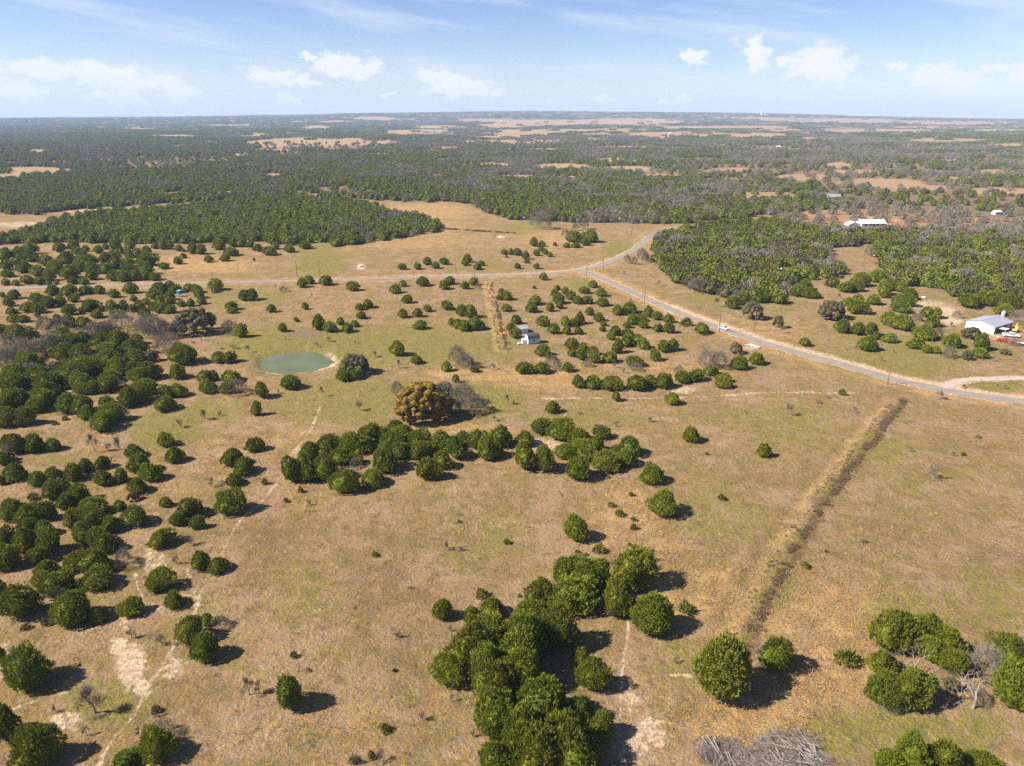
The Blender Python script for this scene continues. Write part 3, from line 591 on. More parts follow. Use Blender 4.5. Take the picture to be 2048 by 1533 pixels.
def lobed_mesh(name, seed, mat, lobes, n, nb, L, W, height=1.3, lr=(0.2, 0.32), lift=0.08, spread=0.8):
    """oak crown: billowing lobes of leaves over a broad dome, dark gaps between them"""
    rng = np.random.default_rng(seed); bumps = [(rng.uniform(-3.14, 3.14), rng.uniform(0.1, 0.95), rng.uniform(0.4, 0.8), rng.uniform(-.28, .2)) for _ in range(8)]
    C, Nn = dome_points(lobes, rng, height, bumps, 0.12); C -= Nn*0.2; Vs, Fs, at, tri, n0 = [], [], [], [], 0
    for i in range(lobes):
        r = rng.uniform(*lr); d = rng.normal(0, 1, (n, 3)); d /= np.linalg.norm(d, axis=1, keepdims=True); k = d@Nn[i] > -0.35; d = d[k]
        V, Fc, sh = sprigs(C[i]+d*r*np.array([1, 1, .85])*rng.uniform(.8, 1.08, (len(d), 1)), d, nb, L, W, rng, spread, .2); Vs.append(V); Fs.append(Fc+n0); n0 += len(V); at.append(np.clip(sh*.5+rng.uniform(0, .6), 0, 1))
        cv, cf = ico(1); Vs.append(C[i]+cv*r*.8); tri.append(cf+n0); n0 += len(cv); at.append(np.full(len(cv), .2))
    V = np.vstack(Vs); V[:, 2] = lift+np.maximum(V[:, 2], 0.0)
    me = np_mesh(name, V, [np.vstack(Fs), np.vstack(tri)], mat); a = me.attributes.new('sprig', 'FLOAT', 'POINT'); a.data.foreach_set('value', np.concatenate(at).astype(np.float32)); return me
def trunk_mesh(name, mat, h, r, seed=0, lean=0.08):
    rng = random.Random(seed); m = MB()
    pts = [(lean*math.sin(i*1.3+seed)*i/4, lean*math.cos(i*1.7+seed)*i/4, -0.06+(h+0.06)*i/4) for i in range(5)]
    m.tube(pts, [r*1.5, r, r*.9, r*.75, r*.5], 7)
    for k in range(3):
        a = k*2.1+seed; m.tube([(pts[2][0], pts[2][1], pts[2][2]), (.25*math.cos(a), .25*math.sin(a), h*.85), (.42*math.cos(a), .42*math.sin(a), h*1.05)], [r*.6, r*.4, r*.22], 5)
    return m.mesh(name, mat)
def skeleton(name, seed, mat, levels=4, spread=0.6, n0=4, rad=0.045, h=1.0, crook=0.16):
    """bare limbs: tapered tubes; returns mesh and the tips (unit height 1)"""
    rng = random.Random(seed); m = MB(); tips = []
    def grow(p, d, ln, r, lv):
        q = p; pts = [tuple(p)]; rs = [r]
        for i in range(3):
            d = (d+Vector((rng.gauss(0, crook), rng.gauss(0, crook), rng.gauss(0, crook)+0.05))).normalized(); q = q+d*ln/3; pts.append(tuple(q)); rs.append(r*(1-0.22*(i+1)/1.6))
        m.tube(pts, rs, 6 if lv < 2 else (4 if lv < 3 else 3), caps=False)
        if lv >= levels: tips.append((Vector(pts[-2]), d, ln)); tips.append((q, d, ln)); return
        for k in range(n0 if lv == 0 else (3 if lv < 3 else 2)):
            a = rng.uniform(0, 6.28)+k*2.1; o = d.orthogonal().normalized(); o.rotate(Matrix.Rotation(a, 3, d)) if False else None
            side = (o*math.cos(a)+d.cross(o)*math.sin(a))
            nd = (d*rng.uniform(.45, 1)+side*spread*rng.uniform(.7, 1.4)+Vector((0, 0, .15))).normalized()
            st = Vector(pts[-1 if k < 2 else -2]); grow(st, nd, ln*rng.uniform(.62, .88), rs[-1]*.8, lv+1)
    grow(Vector((0, 0, -0.03)), Vector((rng.gauss(0, .1), rng.gauss(0, .1), 1)).normalized(), h*0.30, rad, 0)
    return m, tips
def bare_meshes(name, seed, bark, twigm, levels=3, nt=9, L=0.16, W=0.012, spread=0.6, rad=0.04):
    m, tips = skeleton(name, seed, bark, levels, spread, 4, rad)
    zmax = max(v[2] for v in m.v); rmax = max(math.hypot(v[0], v[1]) for v in m.v)
    rng = np.random.default_rng(seed); P = np.array([t[0][:] for t in tips]); D = np.array([t[1][:] for t in tips])
    V, Fc, sh = sprigs(P, D, nt, L, W, rng, 0.75, 0.2, True, 0.0)
    s = 1.0/max(V[:, 2].max(), zmax)
    m.v = [(a*s, b*s, c*s) for a, b, c in m.v]; V = V*s; V[:, 2] = np.maximum(V[:, 2], 0.01)
    me1 = m.mesh('trunk', bark); me2 = np_mesh('crown', V, Fc, twigm); a = me2.attributes.new('sprig', 'FLOAT', 'POINT'); a.data.foreach_set('value', sh.astype(np.float32))
    return me1, me2, float(np.hypot(V[:, 0], V[:, 1]).max())

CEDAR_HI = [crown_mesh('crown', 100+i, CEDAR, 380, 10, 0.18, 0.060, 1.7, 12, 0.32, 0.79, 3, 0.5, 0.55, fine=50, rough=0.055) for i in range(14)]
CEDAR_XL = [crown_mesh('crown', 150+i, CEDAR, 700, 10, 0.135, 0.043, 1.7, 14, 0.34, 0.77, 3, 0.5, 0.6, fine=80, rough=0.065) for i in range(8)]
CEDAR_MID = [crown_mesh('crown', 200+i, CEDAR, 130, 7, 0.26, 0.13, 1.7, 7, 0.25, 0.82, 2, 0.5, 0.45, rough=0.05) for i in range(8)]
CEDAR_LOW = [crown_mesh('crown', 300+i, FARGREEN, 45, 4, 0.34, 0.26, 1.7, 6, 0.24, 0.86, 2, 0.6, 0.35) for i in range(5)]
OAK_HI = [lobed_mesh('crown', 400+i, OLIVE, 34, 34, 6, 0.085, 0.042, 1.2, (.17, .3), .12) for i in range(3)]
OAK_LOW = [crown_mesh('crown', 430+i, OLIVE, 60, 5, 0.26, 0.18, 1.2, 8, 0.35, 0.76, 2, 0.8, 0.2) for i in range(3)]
GOLD_HI = [lobed_mesh('crown', 451, GOLD, 74, 44, 6, 0.06, 0.03, 1.3, (.12, .22), .03)]
GREY_HI = [crown_mesh('crown', 500+i, TWIG, 280, 11, 0.27, 0.019, 1.35, 12, 0.40, 0.0, 2, 0.7, 0.3, True, lift=0.08, rough=0.12) for i in range(4)]
GREY_LOW = [crown_mesh('crown', 530+i, FARTWIG, 75, 6, 0.40, 0.075, 1.35, 7, 0.3, 0.55, 1, 0.55, 0.35, True) for i in range(4)]
SHRUB = [crown_mesh('crown', 560+i, GREENS, 34, 7, 0.55, 0.18, 0.85, 5, 0.3, 0.5, 1, 0.8, 0.5) for i in range(3)]
BRUSH = [crown_mesh('crown', 580+i, BRUSHM, 40, 7, 0.55, 0.10, 0.9, 5, 0.35, 0.45, 1, 0.9, 0.4) for i in range(3)]
TR_C = trunk_mesh('trunk', BARK, 0.9, 0.06, 1); TR_O = trunk_mesh('trunk', BARK, 0.85, 0.075, 2, 0.12); TR_G = trunk_mesh('trunk', GREYBARK, 1.0, 0.05, 3, 0.15); TR_S = trunk_mesh('stem', BARK, 0.4, 0.03, 4)
BARE = [bare_meshes('bare', 600+i, GREYBARK, TWIG, 3, 12, 0.15, 0.010, 0.62, 0.032) for i in range(4)]
MESQ = [bare_meshes('mesq', 640+i, BARK, TWIG, 2, 14, 0.24, 0.016, 0.8, 0.035) for i in range(3)]

# ------------------------------------------------------------------ where the trees stand, read off the photograph tile by tile: centre x, centre y, width[, height]
TILE = {'A': (0, 380, 3.992), 'B': (512, 380, 3.992), 'C': (1024, 380, 3.992), 'D': (1536, 380, 3.992), 'E': (0, 764, 3.992), 'F': (512, 764, 3.992), 'G': (1024, 764, 3.992), 'H': (1536, 764, 3.992),
        'I': (0, 1148, 3.982), 'J': (512, 1148, 3.982), 'K': (1024, 1148, 3.982), 'L': (1536, 1148, 3.982), 'S': (0, 0, 1.0)}
CEDARS = {
'A': '590,445,90;480,460,85;685,470,55;790,480,65;845,455,50;620,490,70;665,530,90;980,485,65;1040,445,70;925,440,80;1030,512,70,70;1090,508,70,75;1170,490,75;1240,450,55;1300,442,70,75;1355,440,70,75;1430,470,55;1465,485,30;1425,570,68,58;1470,530,50,40;1540,470,80,90;1600,480,80,80;1750,440,100,80;1865,420,85,75;1925,422,80,75;1990,435,70,50;2035,470,40;1670,555,65,55;1790,545,80,55;1850,495,110,70;1310,610,80,45;40,520,110;150,510,110;250,470,100;60,600,90;250,530,130,90;375,565,110,80;150,570,90;200,620,120,90;300,650,110,80;65,670,90,60;400,690,100,90;320,730,80,60;235,720,100,70;50,740,65,50;130,745,60,45;395,745,45,40;450,740,38,35;540,540,130,100;450,620,140,110;560,660,140,110;590,725,80,60;675,730,75,60;745,685,90,75;640,600,140,110;720,570,120,90;740,630,100,90;830,545,90,80;910,530,110,80;850,630,100,80;920,590,120,90;915,690,90,85;985,695,90,85;1030,580,80,70;1060,690,100,80;1040,640,130,90;1170,560,150,110;1170,630,110,100;1160,690,80,70;1240,695,90,65;20,840,45;110,840,95,75;85,895,75,75;430,808,110,80;550,808,120,90;700,800,110,70;800,800,75,70;915,830,75,70;1050,790,95,85;1070,868,55,50;595,868,75,62;300,865,100,70;390,900,120,95;490,890,90,80;220,940,110,80;320,945,100,90;100,970,85,55;560,960,90,90;650,962,55,40;720,930,130,100;825,950,50;905,940,110,100;990,930,70,80;110,1030,90,60;190,1032,90,60;465,1030,70,70;545,1050,90,90;675,1060,110,80;775,998,90,65;940,998,100,55;1060,950,70,60;1110,930,100,80;1165,980,90,75;1170,895,60,50;1280,790,140,90;1355,775,90,80;1235,840,100,70;1285,890,80,70;1400,795,90,70;1365,850,70,70;1370,890,60,50;1510,785,80,60;1580,795,90,70;1595,840,80,65;1615,890,70,55;1450,912,60,50;1525,905,60,60;1290,950,110,80;1350,960,100,70;1240,930,90,70;1725,765,100,90;1720,805,60,45;1850,930,85,70;1855,970,70,45;1950,850,85,80;2010,842,90,90;110,1140,150,110;40,1120,90;500,1150,130,90;230,1150,120,80;560,1210,160,110;440,1230,170,120;660,1180,140,90;850,1110,140,100;830,1200,150,110;950,1190,160,120;1095,1200,90,80;1060,1270,190,120;660,1310,180,150;560,1300,130,120;900,1360,190,160;780,1370,110,100;1050,1430,110,100;1090,1340,130,90;1470,1330,230,160;1440,1270,140,90;1420,1460,130,120;1200,1450,170,140;1100,1490,150,110;560,1470,170,150;720,1430,140,100;880,1490,150,90;330,1480,200,110;110,1470,210,130;1755,1345,95,95;1840,1345,110,100;1925,1130,90,110;1640,1495,120,90;1710,1490,80,80;1850,1500,150,70',
'B': '25,465,60,60;110,490,105,70;150,450,65,55;270,470,85,60;285,420,60,50;400,440,95,65;640,425,90,55;1168,615,60,52;1290,612,62,55;1368,572,66,58;1435,605,66,52;1505,570,70,55;1690,550,66,65;1672,582,60,50;1800,590,52,40;1770,615,60,52;1980,498,55,38;2000,530,25,25;2035,495,40,50;370,750,80,75;430,725,75,65;560,730,105,75;775,773,100,75;1172,750,60,50;1110,795,90,70;1335,733,98,75;1545,725,80,65;1508,765,85,72;1668,765,65,60;1730,732,75,60;1205,875,90,70;125,950,65,65;398,930,52,58;328,1040,40,40;893,918,85,68;830,942,65,55;838,1008,82,60;1372,950,66,55;1290,982,70,70;1170,990,75,70;1527,925,88,78;1650,968,90,90;1715,980,100,100;1560,1055,55,60;1610,1075,80,75;1660,1090,90,85;1755,1075,145,105;1300,1080,105,75;500,1065,95,125;590,1100,90,85;672,1055,66,58;735,1105,85,75;793,1075,66,52;212,1105,70,70;1965,815,55,50;2005,848,85,70;1940,862,50,42;2000,948,75,60;1140,1275,120,120;1285,1360,90,70;1520,1420,80,80;700,1490,110,90;790,1480,110,80;1745,1440,70,50;1595,1510,60,70',
'C': '480,380,110,85;535,370,60,60;625,375,135,100;590,420,80,60;240,433,50,45;175,420,65,70;343,437,33,30;430,445,58,40;508,445,65,42;195,505,50,45;232,475,45,38;265,495,48,45;300,517,45,38;40,498,80,55;110,525,55,65;118,570,40,35;45,613,50,45;193,612,50,45;253,695,62,58;178,778,32,28;360,782,45,40;345,830,65,60;425,810,60,60;470,848,80,70;372,875,95,80;378,925,58,55;577,803,78,60;643,755,70,55;710,825,82,68;525,885,78,65;597,882,85,68;718,900,95,70;178,890,105,75;160,945,100,80;305,943,62,68;618,972,65,65;692,1022,82,68;728,1070,52,42;722,1110,48,45;838,968,75,80;935,948,110,85;898,975,60,60;1088,975,75,90;1155,1008,75,70;968,1040,85,85;1040,1025,90,60;918,1080,60,55;1048,1078,75,62;1247,1030,75,65;1253,1105,85,85;1160,1103,72,66;1515,1110,115,88;243,1055,105,80;330,1112,88,80;425,1055,70,80;435,1120,70,75;490,1065,70,60;540,1030,75,95;537,1125,66,60;38,1040,80,75;-8,1105,66,75;28,1150,80,90;830,1125,95,80;790,1165,70,65;925,1140,90,65;915,1205,110,95;840,1250,95,115;1000,1190,80,70;1050,1230,100,90;1215,1255,95,95;1280,1245,95,95;1148,1328,90,92;480,1230,105,85;565,1260,80,75;485,1300,80,70;555,1320,90,90;645,1285,85,70;660,1340,95,95;778,1335,115,95;230,1288,118,90;285,1320,65,60;980,1370,120,90;95,1430,140,100;240,1430,120,90;445,1420,80,80;1590,1450,110,80;1480,1485,110,90;1420,1500,100,80;1690,1510,110,60;1815,1390,140,110;1945,1350,130,100;1760,900,110,110;1850,870,110,110;1760,810,110,80;1990,850,120,120',
'S': '60,725,54,38;130,705,50,36;180,735,54,38;240,735,50,38;95,765,54,38;35,765,54,38;170,765,50,38;215,705,48,34;270,715,44,32;30,800,54,38;90,800,54,38;140,740,48,36;1156,764,30,26;1186,765,40,27;1222,767,44,28;1274,767,42,32;1300,763,26,24;1327,763,40,32;1366,757,34,22;1447,766,32,26;1262,1155,84,80;1166,1160,88,64;1128,1152,50,50;1080,1190,56,54;1140,1205,92,70;1195,1160,60,56;1236,1200,64,84;1300,1238,80,80;1062,1235,60,58;1120,1270,70,80;1065,1290,80,90;1035,1320,86,86;985,1215,44,36;884,1222,40,42;942,1235,36,38;985,1280,84,76;945,1300,72,80;975,1350,84,84;1010,1380,80,76;900,1348,66,58;1045,1350,70,80;1070,1410,90,84;1000,1450,96,96;1040,1480,96,96;1110,1420,52,64;1160,1428,44,58;1204,1460,52,54;1130,1500,96,100;1075,1515,90,90;1180,1500,50,50;1164,1316,28,32;1188,1356,60,62;1440,1352,112,116;1547,1312,64,62;995,1530,70,60;1320,1540,1,1',
'D': '80,870,120,90;220,810,125,95;340,830,140,90;300,760,130,90;500,735,110,85;610,780,120,85;690,765,120,105;750,720,130,110;860,695,130,100;840,885,100,80;640,900,80,70;700,880,100,80;725,945,155,110;920,790,110,120;970,760,110,100;1055,785,90,75;930,840,70,60;1070,880,150,110;1050,930,140,110;1130,840,130,90;960,1030,130,110;1060,1060,190,130;1270,975,120,85;1330,985,90,85;1310,1050,130,100;1250,1140,190,120;600,1095,115,110;710,1110,110,100;810,1115,120,110;860,1165,70,60;795,1230,150,125;960,1185,110,75;290,1215,95,70;1175,1230,125,85;1270,1275,80,65;1330,1280,80,60;1460,1210,150,110;1700,1220,120,140;1690,1310,120,80;1600,890,150,110;1700,870,170,110;1800,880,170,130;1900,890,150,120;1990,900,150,120;1880,960,130,90',
'E': '60,25,130,90;160,30,110,80;540,15,130,70;660,60,120,100;750,50,120,100;870,30,170,80;110,140,220,130;380,70,190,120;320,130,110,90;290,200,130,120;80,290,180,160;200,280,150,150;560,180,170,150;680,190,160,140;700,250,120,120;850,160,95,60;1040,130,160,150;1130,100,180,160;1180,45,180,110;900,250,190,150;830,330,200,150;1340,80,130,100;1430,70,140,110;1330,180,160,120;1660,40,160,90;1810,50,120,100;150,500,150,160;280,500,160,150;425,510,140,105;30,620,110,110;60,500,120,120;1325,470,140,115;1405,590,145,130;1080,560,150,110;1110,665,180,160;1210,735,190,150;1100,830,150,130;960,755,110,120;835,775,145,130;828,650,120,110;685,680,115,110;600,730,150,140;440,750,150,130;430,870,140,150;510,850,150,150;300,785,130,120;135,730,185,145;20,790,60,110;640,910,170,150;540,950,140,130;100,1020,200,180;240,1060,180,160;380,1040,150,160;740,1000,200,150;750,1090,230,180;590,1100,150,160;660,1210,150,180;770,1250,160,160;960,985,95,90;1100,1080,190,160;900,1140,150,130;1325,965,90,80;1520,1010,190,160;1420,1100,130,110;1585,1130,115,110;1845,975,245,200;1860,615,170,145;1945,690,170,140;1880,790,140,100;1290,1260,185,150;1610,1430,150,155;1745,1470,170,130;240,1160,160,130;370,1170,150,130;60,1270,150,180;220,1270,200,200;390,1290,180,200;310,1390,160,140;840,1290,170,160;60,1430,220,200;600,1440,200,140;760,1420,220,180;380,1490,170,130;840,1470,160,130;1290,1525,110,40',
'F': '55,70,110,130;270,15,170,80;0,215,90,140;0,512,145,115;440,550,150,140;590,500,180,140;310,710,170,200;420,690,180,220;560,690,220,230;680,600,180,140;770,620,130,100;740,810,210,190;940,780,220,150;760,490,190,170;910,420,210,150;850,520,180,130;1130,370,150,130;1180,420,200,150;1010,430,150,120;1120,480,240,140;1150,560,180,140;1030,640,220,210;1300,480,210,170;1310,560,180,150;1470,490,180,180;1600,540,160,180;1490,630,150,150;1370,710,180,180;1640,470,140,120;1780,470,180,160;1850,550,160,190;1960,450,170,180;1930,560,110,90',
'G': '235,365,180,130;390,395,220,180;115,470,150,120;100,590,200,230;260,625,170,210;530,460,220,140;440,570,150,130;570,560,240,160;680,500,110,140;715,410,140,110;940,520,180,160;830,560,140,110;760,650,190,180;900,620,180,150;520,705,200,190;1115,750,190,170;1418,430,140,130;2010,555,110,115;1205,1000,240,215;510,1190,200,210;320,210,105,95;832,115,66,78;1280,140,122,100',
'I': '250,785,355,325;570,300,310,270;790,330,140,125;200,235,290,260;330,50,170,130;500,100,280,180;790,50,260,140;1255,80,220,170;1395,210,165,130;1045,275,195,145;1510,465,230,220;1650,600,240,235;1650,375,100,90;60,1190,240,340;330,1400,360,330;1270,1400,300,250;1015,1490,200,110;-10,640,110,130;-10,150,150,220',
'J': '285,980,220,260',
'L': '990,490,350,330;1240,480,270,250;1410,560,240,240;1450,720,220,200;1280,620,200,200;890,720,200,200;880,940,240,240;1120,950,360,310;1000,1030,220,180;1930,640,300,270;1960,950,330,360;2060,780,200,240;1130,1440,290,290;1380,1450,270,250;1700,1500,250,150;930,1490,190,190;1260,1490,220,180'}
# leafless grey trees in full: the same way
GREYS = {
'S': '60,700,56,36;110,690,54,34;210,665,46,28;20,722,48,34;330,690,46,34;300,652,54,30;60,745,36,28;1910,1330,40,36;1960,1400,36,30;1780,1400,50,30',
'A': '380,1085,150,110;480,1085,150,100;970,1060,190,110;1240,1110,150,150;1330,1130,150,140;750,1130,180,90;70,1250,220,150;200,1320,200,140;60,1350,180,130;1820,1110,130,110;1190,1130,120,100;400,1200,120,90;1450,1120,150,130',
'B': '1620,1340,120,150;1690,1380,120,120;1768,770,42,45;215,800,60,42',
'C': '230,255,150,130;320,200,130,100;570,280,90,80;500,300,50,60;430,350,80,60;330,1390,130,110;985,1425,90,60;1540,1360,130,140;1640,1370,120,130;1480,770,120,110;1225,510,90,100;1040,525,70,90;1070,545,60,80;925,560,50,70;970,570,50,60;1780,870,90,110;1330,1440,70,60;600,1390,70,60',
'D': '2000,1020,130,110;1440,1310,90,90;1340,1150,110,90;1180,1020,90,60;1500,1000,60,60;1960,1220,80,60;720,745,80,70',
'E': '1880,55,170,110;60,560,90,90;980,1410,140,130;390,1060,100,90;1790,810,40,30;1300,210,80,60;960,30,90,70',
'F': '1640,110,190,170;1740,190,190,160;1630,220,170,140;1500,70,170,120;1130,60,110,110;790,660,100,80;1690,590,100,50',
'I': '1750,390,140,100;1270,1300,240,130',
'L': '1720,740,250,260;1880,790,130,130;940,720,150,120'}
OAKS = {'A': '1560,1050,330,240;1200,1330,140,110;420,1290,120,90;440,1400,120,80', 'B': '790,1400,300,200', 'C': '1590,760,230,150;1920,960,180,170;1780,1260,120,110', 'D': '500,960,280,180;1610,1140,170,120;1580,1320,90,90;80,1050,100,120;1890,1290,90,55', 'E': '1070,915,110,90;60,600,120,100', 'F': '1500,60,200,130', 'L': '1450,880,160,120;1850,900,150,140'}
GOLDEN = {'F': '1310,170,620,360'}
# small bare mesquites and bushes: centre x, centre y, width, height
THINS = {
'A': '1610,1180,60,60;1340,1190,50,40;1860,1250,110,40;1980,1280,70,70', 'B': '450,845,40,55;160,775,30,45;580,1190,80,50;230,1180,50,40;950,1310,80,60;800,1215,50,40;1140,1390,70,80;1895,1410,60,60;480,1240,80,50',
'C': '1625,890,70,90;900,665,60,40;1170,750,50,50;960,880,60,40;500,1420,50,50;820,1400,70,60;890,1440,60,50', 'D': '130,1110,80,70;1010,1285,40,40;900,1345,50,50;700,1255,50,40;1800,1350,50,50;1460,1070,50,50;560,850,60,50',
'E': '760,490,120,170;960,490,120,140;1640,250,120,100;1440,330,100,80;1700,800,110,90;1520,1240,160,110;1410,1420,110,90;870,520,80,80;1750,250,70,60;890,620,50,40', 'F': '530,75,70,90;830,180,110,90;430,950,50,70;1540,1300,100,110;1620,1330,110,60;1900,290,90,60;2010,150,70,90;1910,210,80,50;170,70,30,50',
'G': '1100,295,90,70;1090,1390,90,110;835,330,80,60;1860,240,60,40;20,170,60,50', 'H': '1350,105,110,80;1330,710,180,140;150,215,110,120;690,225,60,60;1480,560,70,60;1140,530,60,50;1890,40,50,40',
'I': '760,990,360,270;1290,520,170,120;450,1060,80,90;690,1240,80,110;1110,1240,100,100;1240,1090,100,100;1990,880,90,200;1050,470,120,90', 'J': '1310,1100,60,120;1010,1210,90,80;790,1480,90,110;990,1450,110,130;290,640,70,60;1110,490,150,80;30,890,110,140;1560,980,50,80;1720,1280,80,90;1540,430,70,70;1800,940,100,120',
'K': '940,870,90,80;1310,690,110,70;310,920,50,60'}
SHRUBS = {'A': '300,1005,40,30;2030,560,20', 'C': '1385,1065,80,40', 'E': '440,335,40,30;275,925,75,45;520,300,40,30', 'F': '955,1385,45,35;1620,1120,28,22;2000,1285,50,30;240,945,35,30;70,805,40,40;360,870,40,40;920,575,30,20',
'G': '1670,930,60,40;855,1065,65,45;968,1175,50,40;955,905,35,30;690,1350,80,60;790,990,50,30;970,1105,40,30;525,1360,35,20;590,1385,30,20;1550,575,25,20;940,1310,30,25;500,1440,30,20', 'H': '590,95,50,40;465,1360,25,20;1560,575,30,22;300,1480,60,40;1830,30,10', 'I': '360,390,45,50;200,430,60,30;1240,1080,60,50', 'J': '300,660,50,40;1040,1250,70,50;920,1470,50,50;1100,770,30,25;1800,165,90,50;770,1500,70,50', 'K': '1390,300,110,50;60,170,25', 'L': '620,690,150,50'}
def parse(D):
    out = []
    for k, s in D.items():
        ox, oy, z = TILE[k]
        for q in s.split(';'):
            a = [float(v) for v in q.split(',')]
            if k in 'AE' and 640 < oy+a[1]/z < 880 and ox+a[0]/z < 330: a[2] *= 1.08; a[3:] = [v*1.05 for v in a[3:]]      # the thicket closes up
            if k == 'S' and a[1] > 1100 and a[2] > 40: a[2] *= 1.08; a[3] *= 1.06
            if a[2] <= 1: continue
            out.append((ox+a[0]/z, oy+a[1]/z, a[2]/z, (a[3]/z if len(a) > 3 else None)))
    return out
def place(cx, cy, w, h, unit_h):
    """crown box in the photo -> ground point, radius, vertical scale (unit crown: radius 1, height unit_h)"""
    dep = math.atan2(-px_dir(cx, cy)[2], math.hypot(*px_dir(cx, cy)[:2])); sd, cd = math.sin(dep), math.cos(dep); rp = w/2
    hp = (0.75*rp*sd+1.7*rp*cd) if h is None else h
    Hp = min(max((hp-0.75*rp*sd)/cd, 1.15*rp), 2.5*rp)                    # height in pixels at the tree's distance
    yb = cy+(0.75*rp*sd+Hp*cd)/2-0.75*rp*sd                               # image row of the middle of its foot
    X, Y = ground_at(cx, yb); t = depth_at(cx, yb); r = rp/F_PX*t
    return X, Y, r, Hp/F_PX*t/unit_h
ORD = ['first','second','third','fourth','fifth','sixth','seventh','eighth','ninth','tenth','eleventh','twelfth','thirteenth','fourteenth','fifteenth','sixteenth','seventeenth','eighteenth','nineteenth','twentieth','twenty-first','twenty-second','twenty-third','twenty-fourth','twenty-fifth','twenty-sixth','twenty-seventh','twenty-eighth','twenty-ninth','thirtieth','thirty-first','thirty-second','thirty-third','thirty-fourth','thirty-fifth','thirty-sixth','thirty-seventh','thirty-eighth','thirty-ninth','fortieth']
# parts of the photo a tree can be told by: x0, y0, x1, y1, phrase
ZONES = [(0,380,440,566,'north of the long road, west end'),(440,380,1310,560,'in the pasture north of the long road'),
 (0,560,180,650,'south of the long road, far west'),(180,560,290,650,'south of the long road, west part'),(290,560,470,650,'around the blue hunting stand'),(470,560,660,660,'scattered between pond and long road'),(660,560,775,660,'north-east of the pond below the road'),(775,560,985,600,'beside the road, west of the brushy berm'),(775,600,985,665,'west of the brushy berm, above the oak'),
 (985,560,1160,640,'just east of the brushy berm, upper part'),(1160,560,1260,640,'between brushy berm and slanting road, upper part'),(985,640,1075,720,'around the gambrel shed'),(1075,640,1180,740,'east of the gambrel shed'),(1180,636,1270,740,'middle of the cedar field below slanting road'),(1260,590,1420,700,'beside the slanting road near the car'),(985,690,1185,760,'below the gambrel shed'),(1140,740,1460,780,'in the row above the pale trail'),(1440,680,1540,760,'beside the road west of the barn drive'),
 (0,640,110,720,'dense thicket at far left, top'),(110,640,230,720,'dense thicket left of pond, top'),(230,640,420,720,'dense thicket left of pond, east side'),(0,720,110,800,'thicket left edge, middle'),(110,720,230,800,'thicket left of pond, middle'),(230,720,330,830,'thicket left of pond, lower side'),(330,660,480,830,'beside the pond, west bank'),(480,660,720,850,'around the pond, south bank'),(0,800,130,920,'thicket left edge, lower'),(130,790,270,900,'lower tip of the left thicket'),
 (0,900,110,1010,'left slope, upper row'),(110,880,240,1010,'left slope, upper middle'),(240,860,360,1020,'left slope below the bare mesquites'),(300,840,560,1090,'along the thin pale trail, upper'),(0,1010,90,1140,'left slope, outer clump'),(90,1000,180,1090,'left slope, inner clump'),(180,1000,300,1140,'left slope, eastern clump'),(90,1090,260,1150,'left slope, lowest clump'),(0,1140,110,1290,'lower left above the big dome cedar'),(110,1140,260,1290,'lower left clump above the bare ground'),
 (230,1090,480,1250,'beside the pale trail fork'),(300,1230,480,1360,'pair beside the trail bend'),(0,1280,230,1533,'bottom left corner'),(230,1400,480,1533,'bottom edge left of trail'),(480,1300,700,1450,'standing alone in lower pasture'),
 (560,840,740,1010,'west end of the curved central grove'),(740,830,860,1010,'middle of the curved central grove'),(860,830,1035,1010,'east end of the curved central grove'),(1035,830,1180,970,'east grove beside the curved grove, west half'),(1180,830,1300,960,'east grove beside the curved grove, east half'),(1080,780,1400,850,'small and alone below the pale trail'),(1260,840,1560,1060,'alone in the pasture by the long berm'),(1100,1020,1220,1110,'alone above the front grove'),
 (1040,1110,1320,1260,'upper arm of the front grove'),(860,1190,1040,1300,'west shoulder of the front grove'),(860,1260,1150,1400,'middle of the front grove'),(900,1380,1240,1533,'lower part of the front grove'),(1140,1290,1230,1390,'small, beside the front grove'),(1370,1270,1600,1420,'at the foot of the long berm'),(1700,1200,2048,1420,'in the corner clump with white snags'),(1700,1420,2048,1533,'at the bottom edge below the white snags'),(1700,1200,2200,1533,'at the right edge with snags'),
 (1420,560,1560,640,'at the edge of the east wood'),(1536,560,1640,640,'below the white loft shed'),(1640,560,1780,620,'south of the east wood clearing'),(1780,560,1830,640,'west of the barn yard'),(1640,600,1780,700,'between slanting road and live oak'),(1580,660,1780,730,'beside the slanting road below the oak'),(1770,640,1900,720,'left of the metal barn'),(1780,570,1960,660,'left of the metal barn, upper'),(1880,640,2048,730,'in front of the metal barn'),(1900,580,2100,640,'behind the metal barn'),(1060,560,1460,720,'east of the gambrel shed')]
def zone(cx, cy):
    for x0, y0, x1, y1, p in ZONES:
        if x0 <= cx < x1 and y0 <= cy < y1: return p
    return None
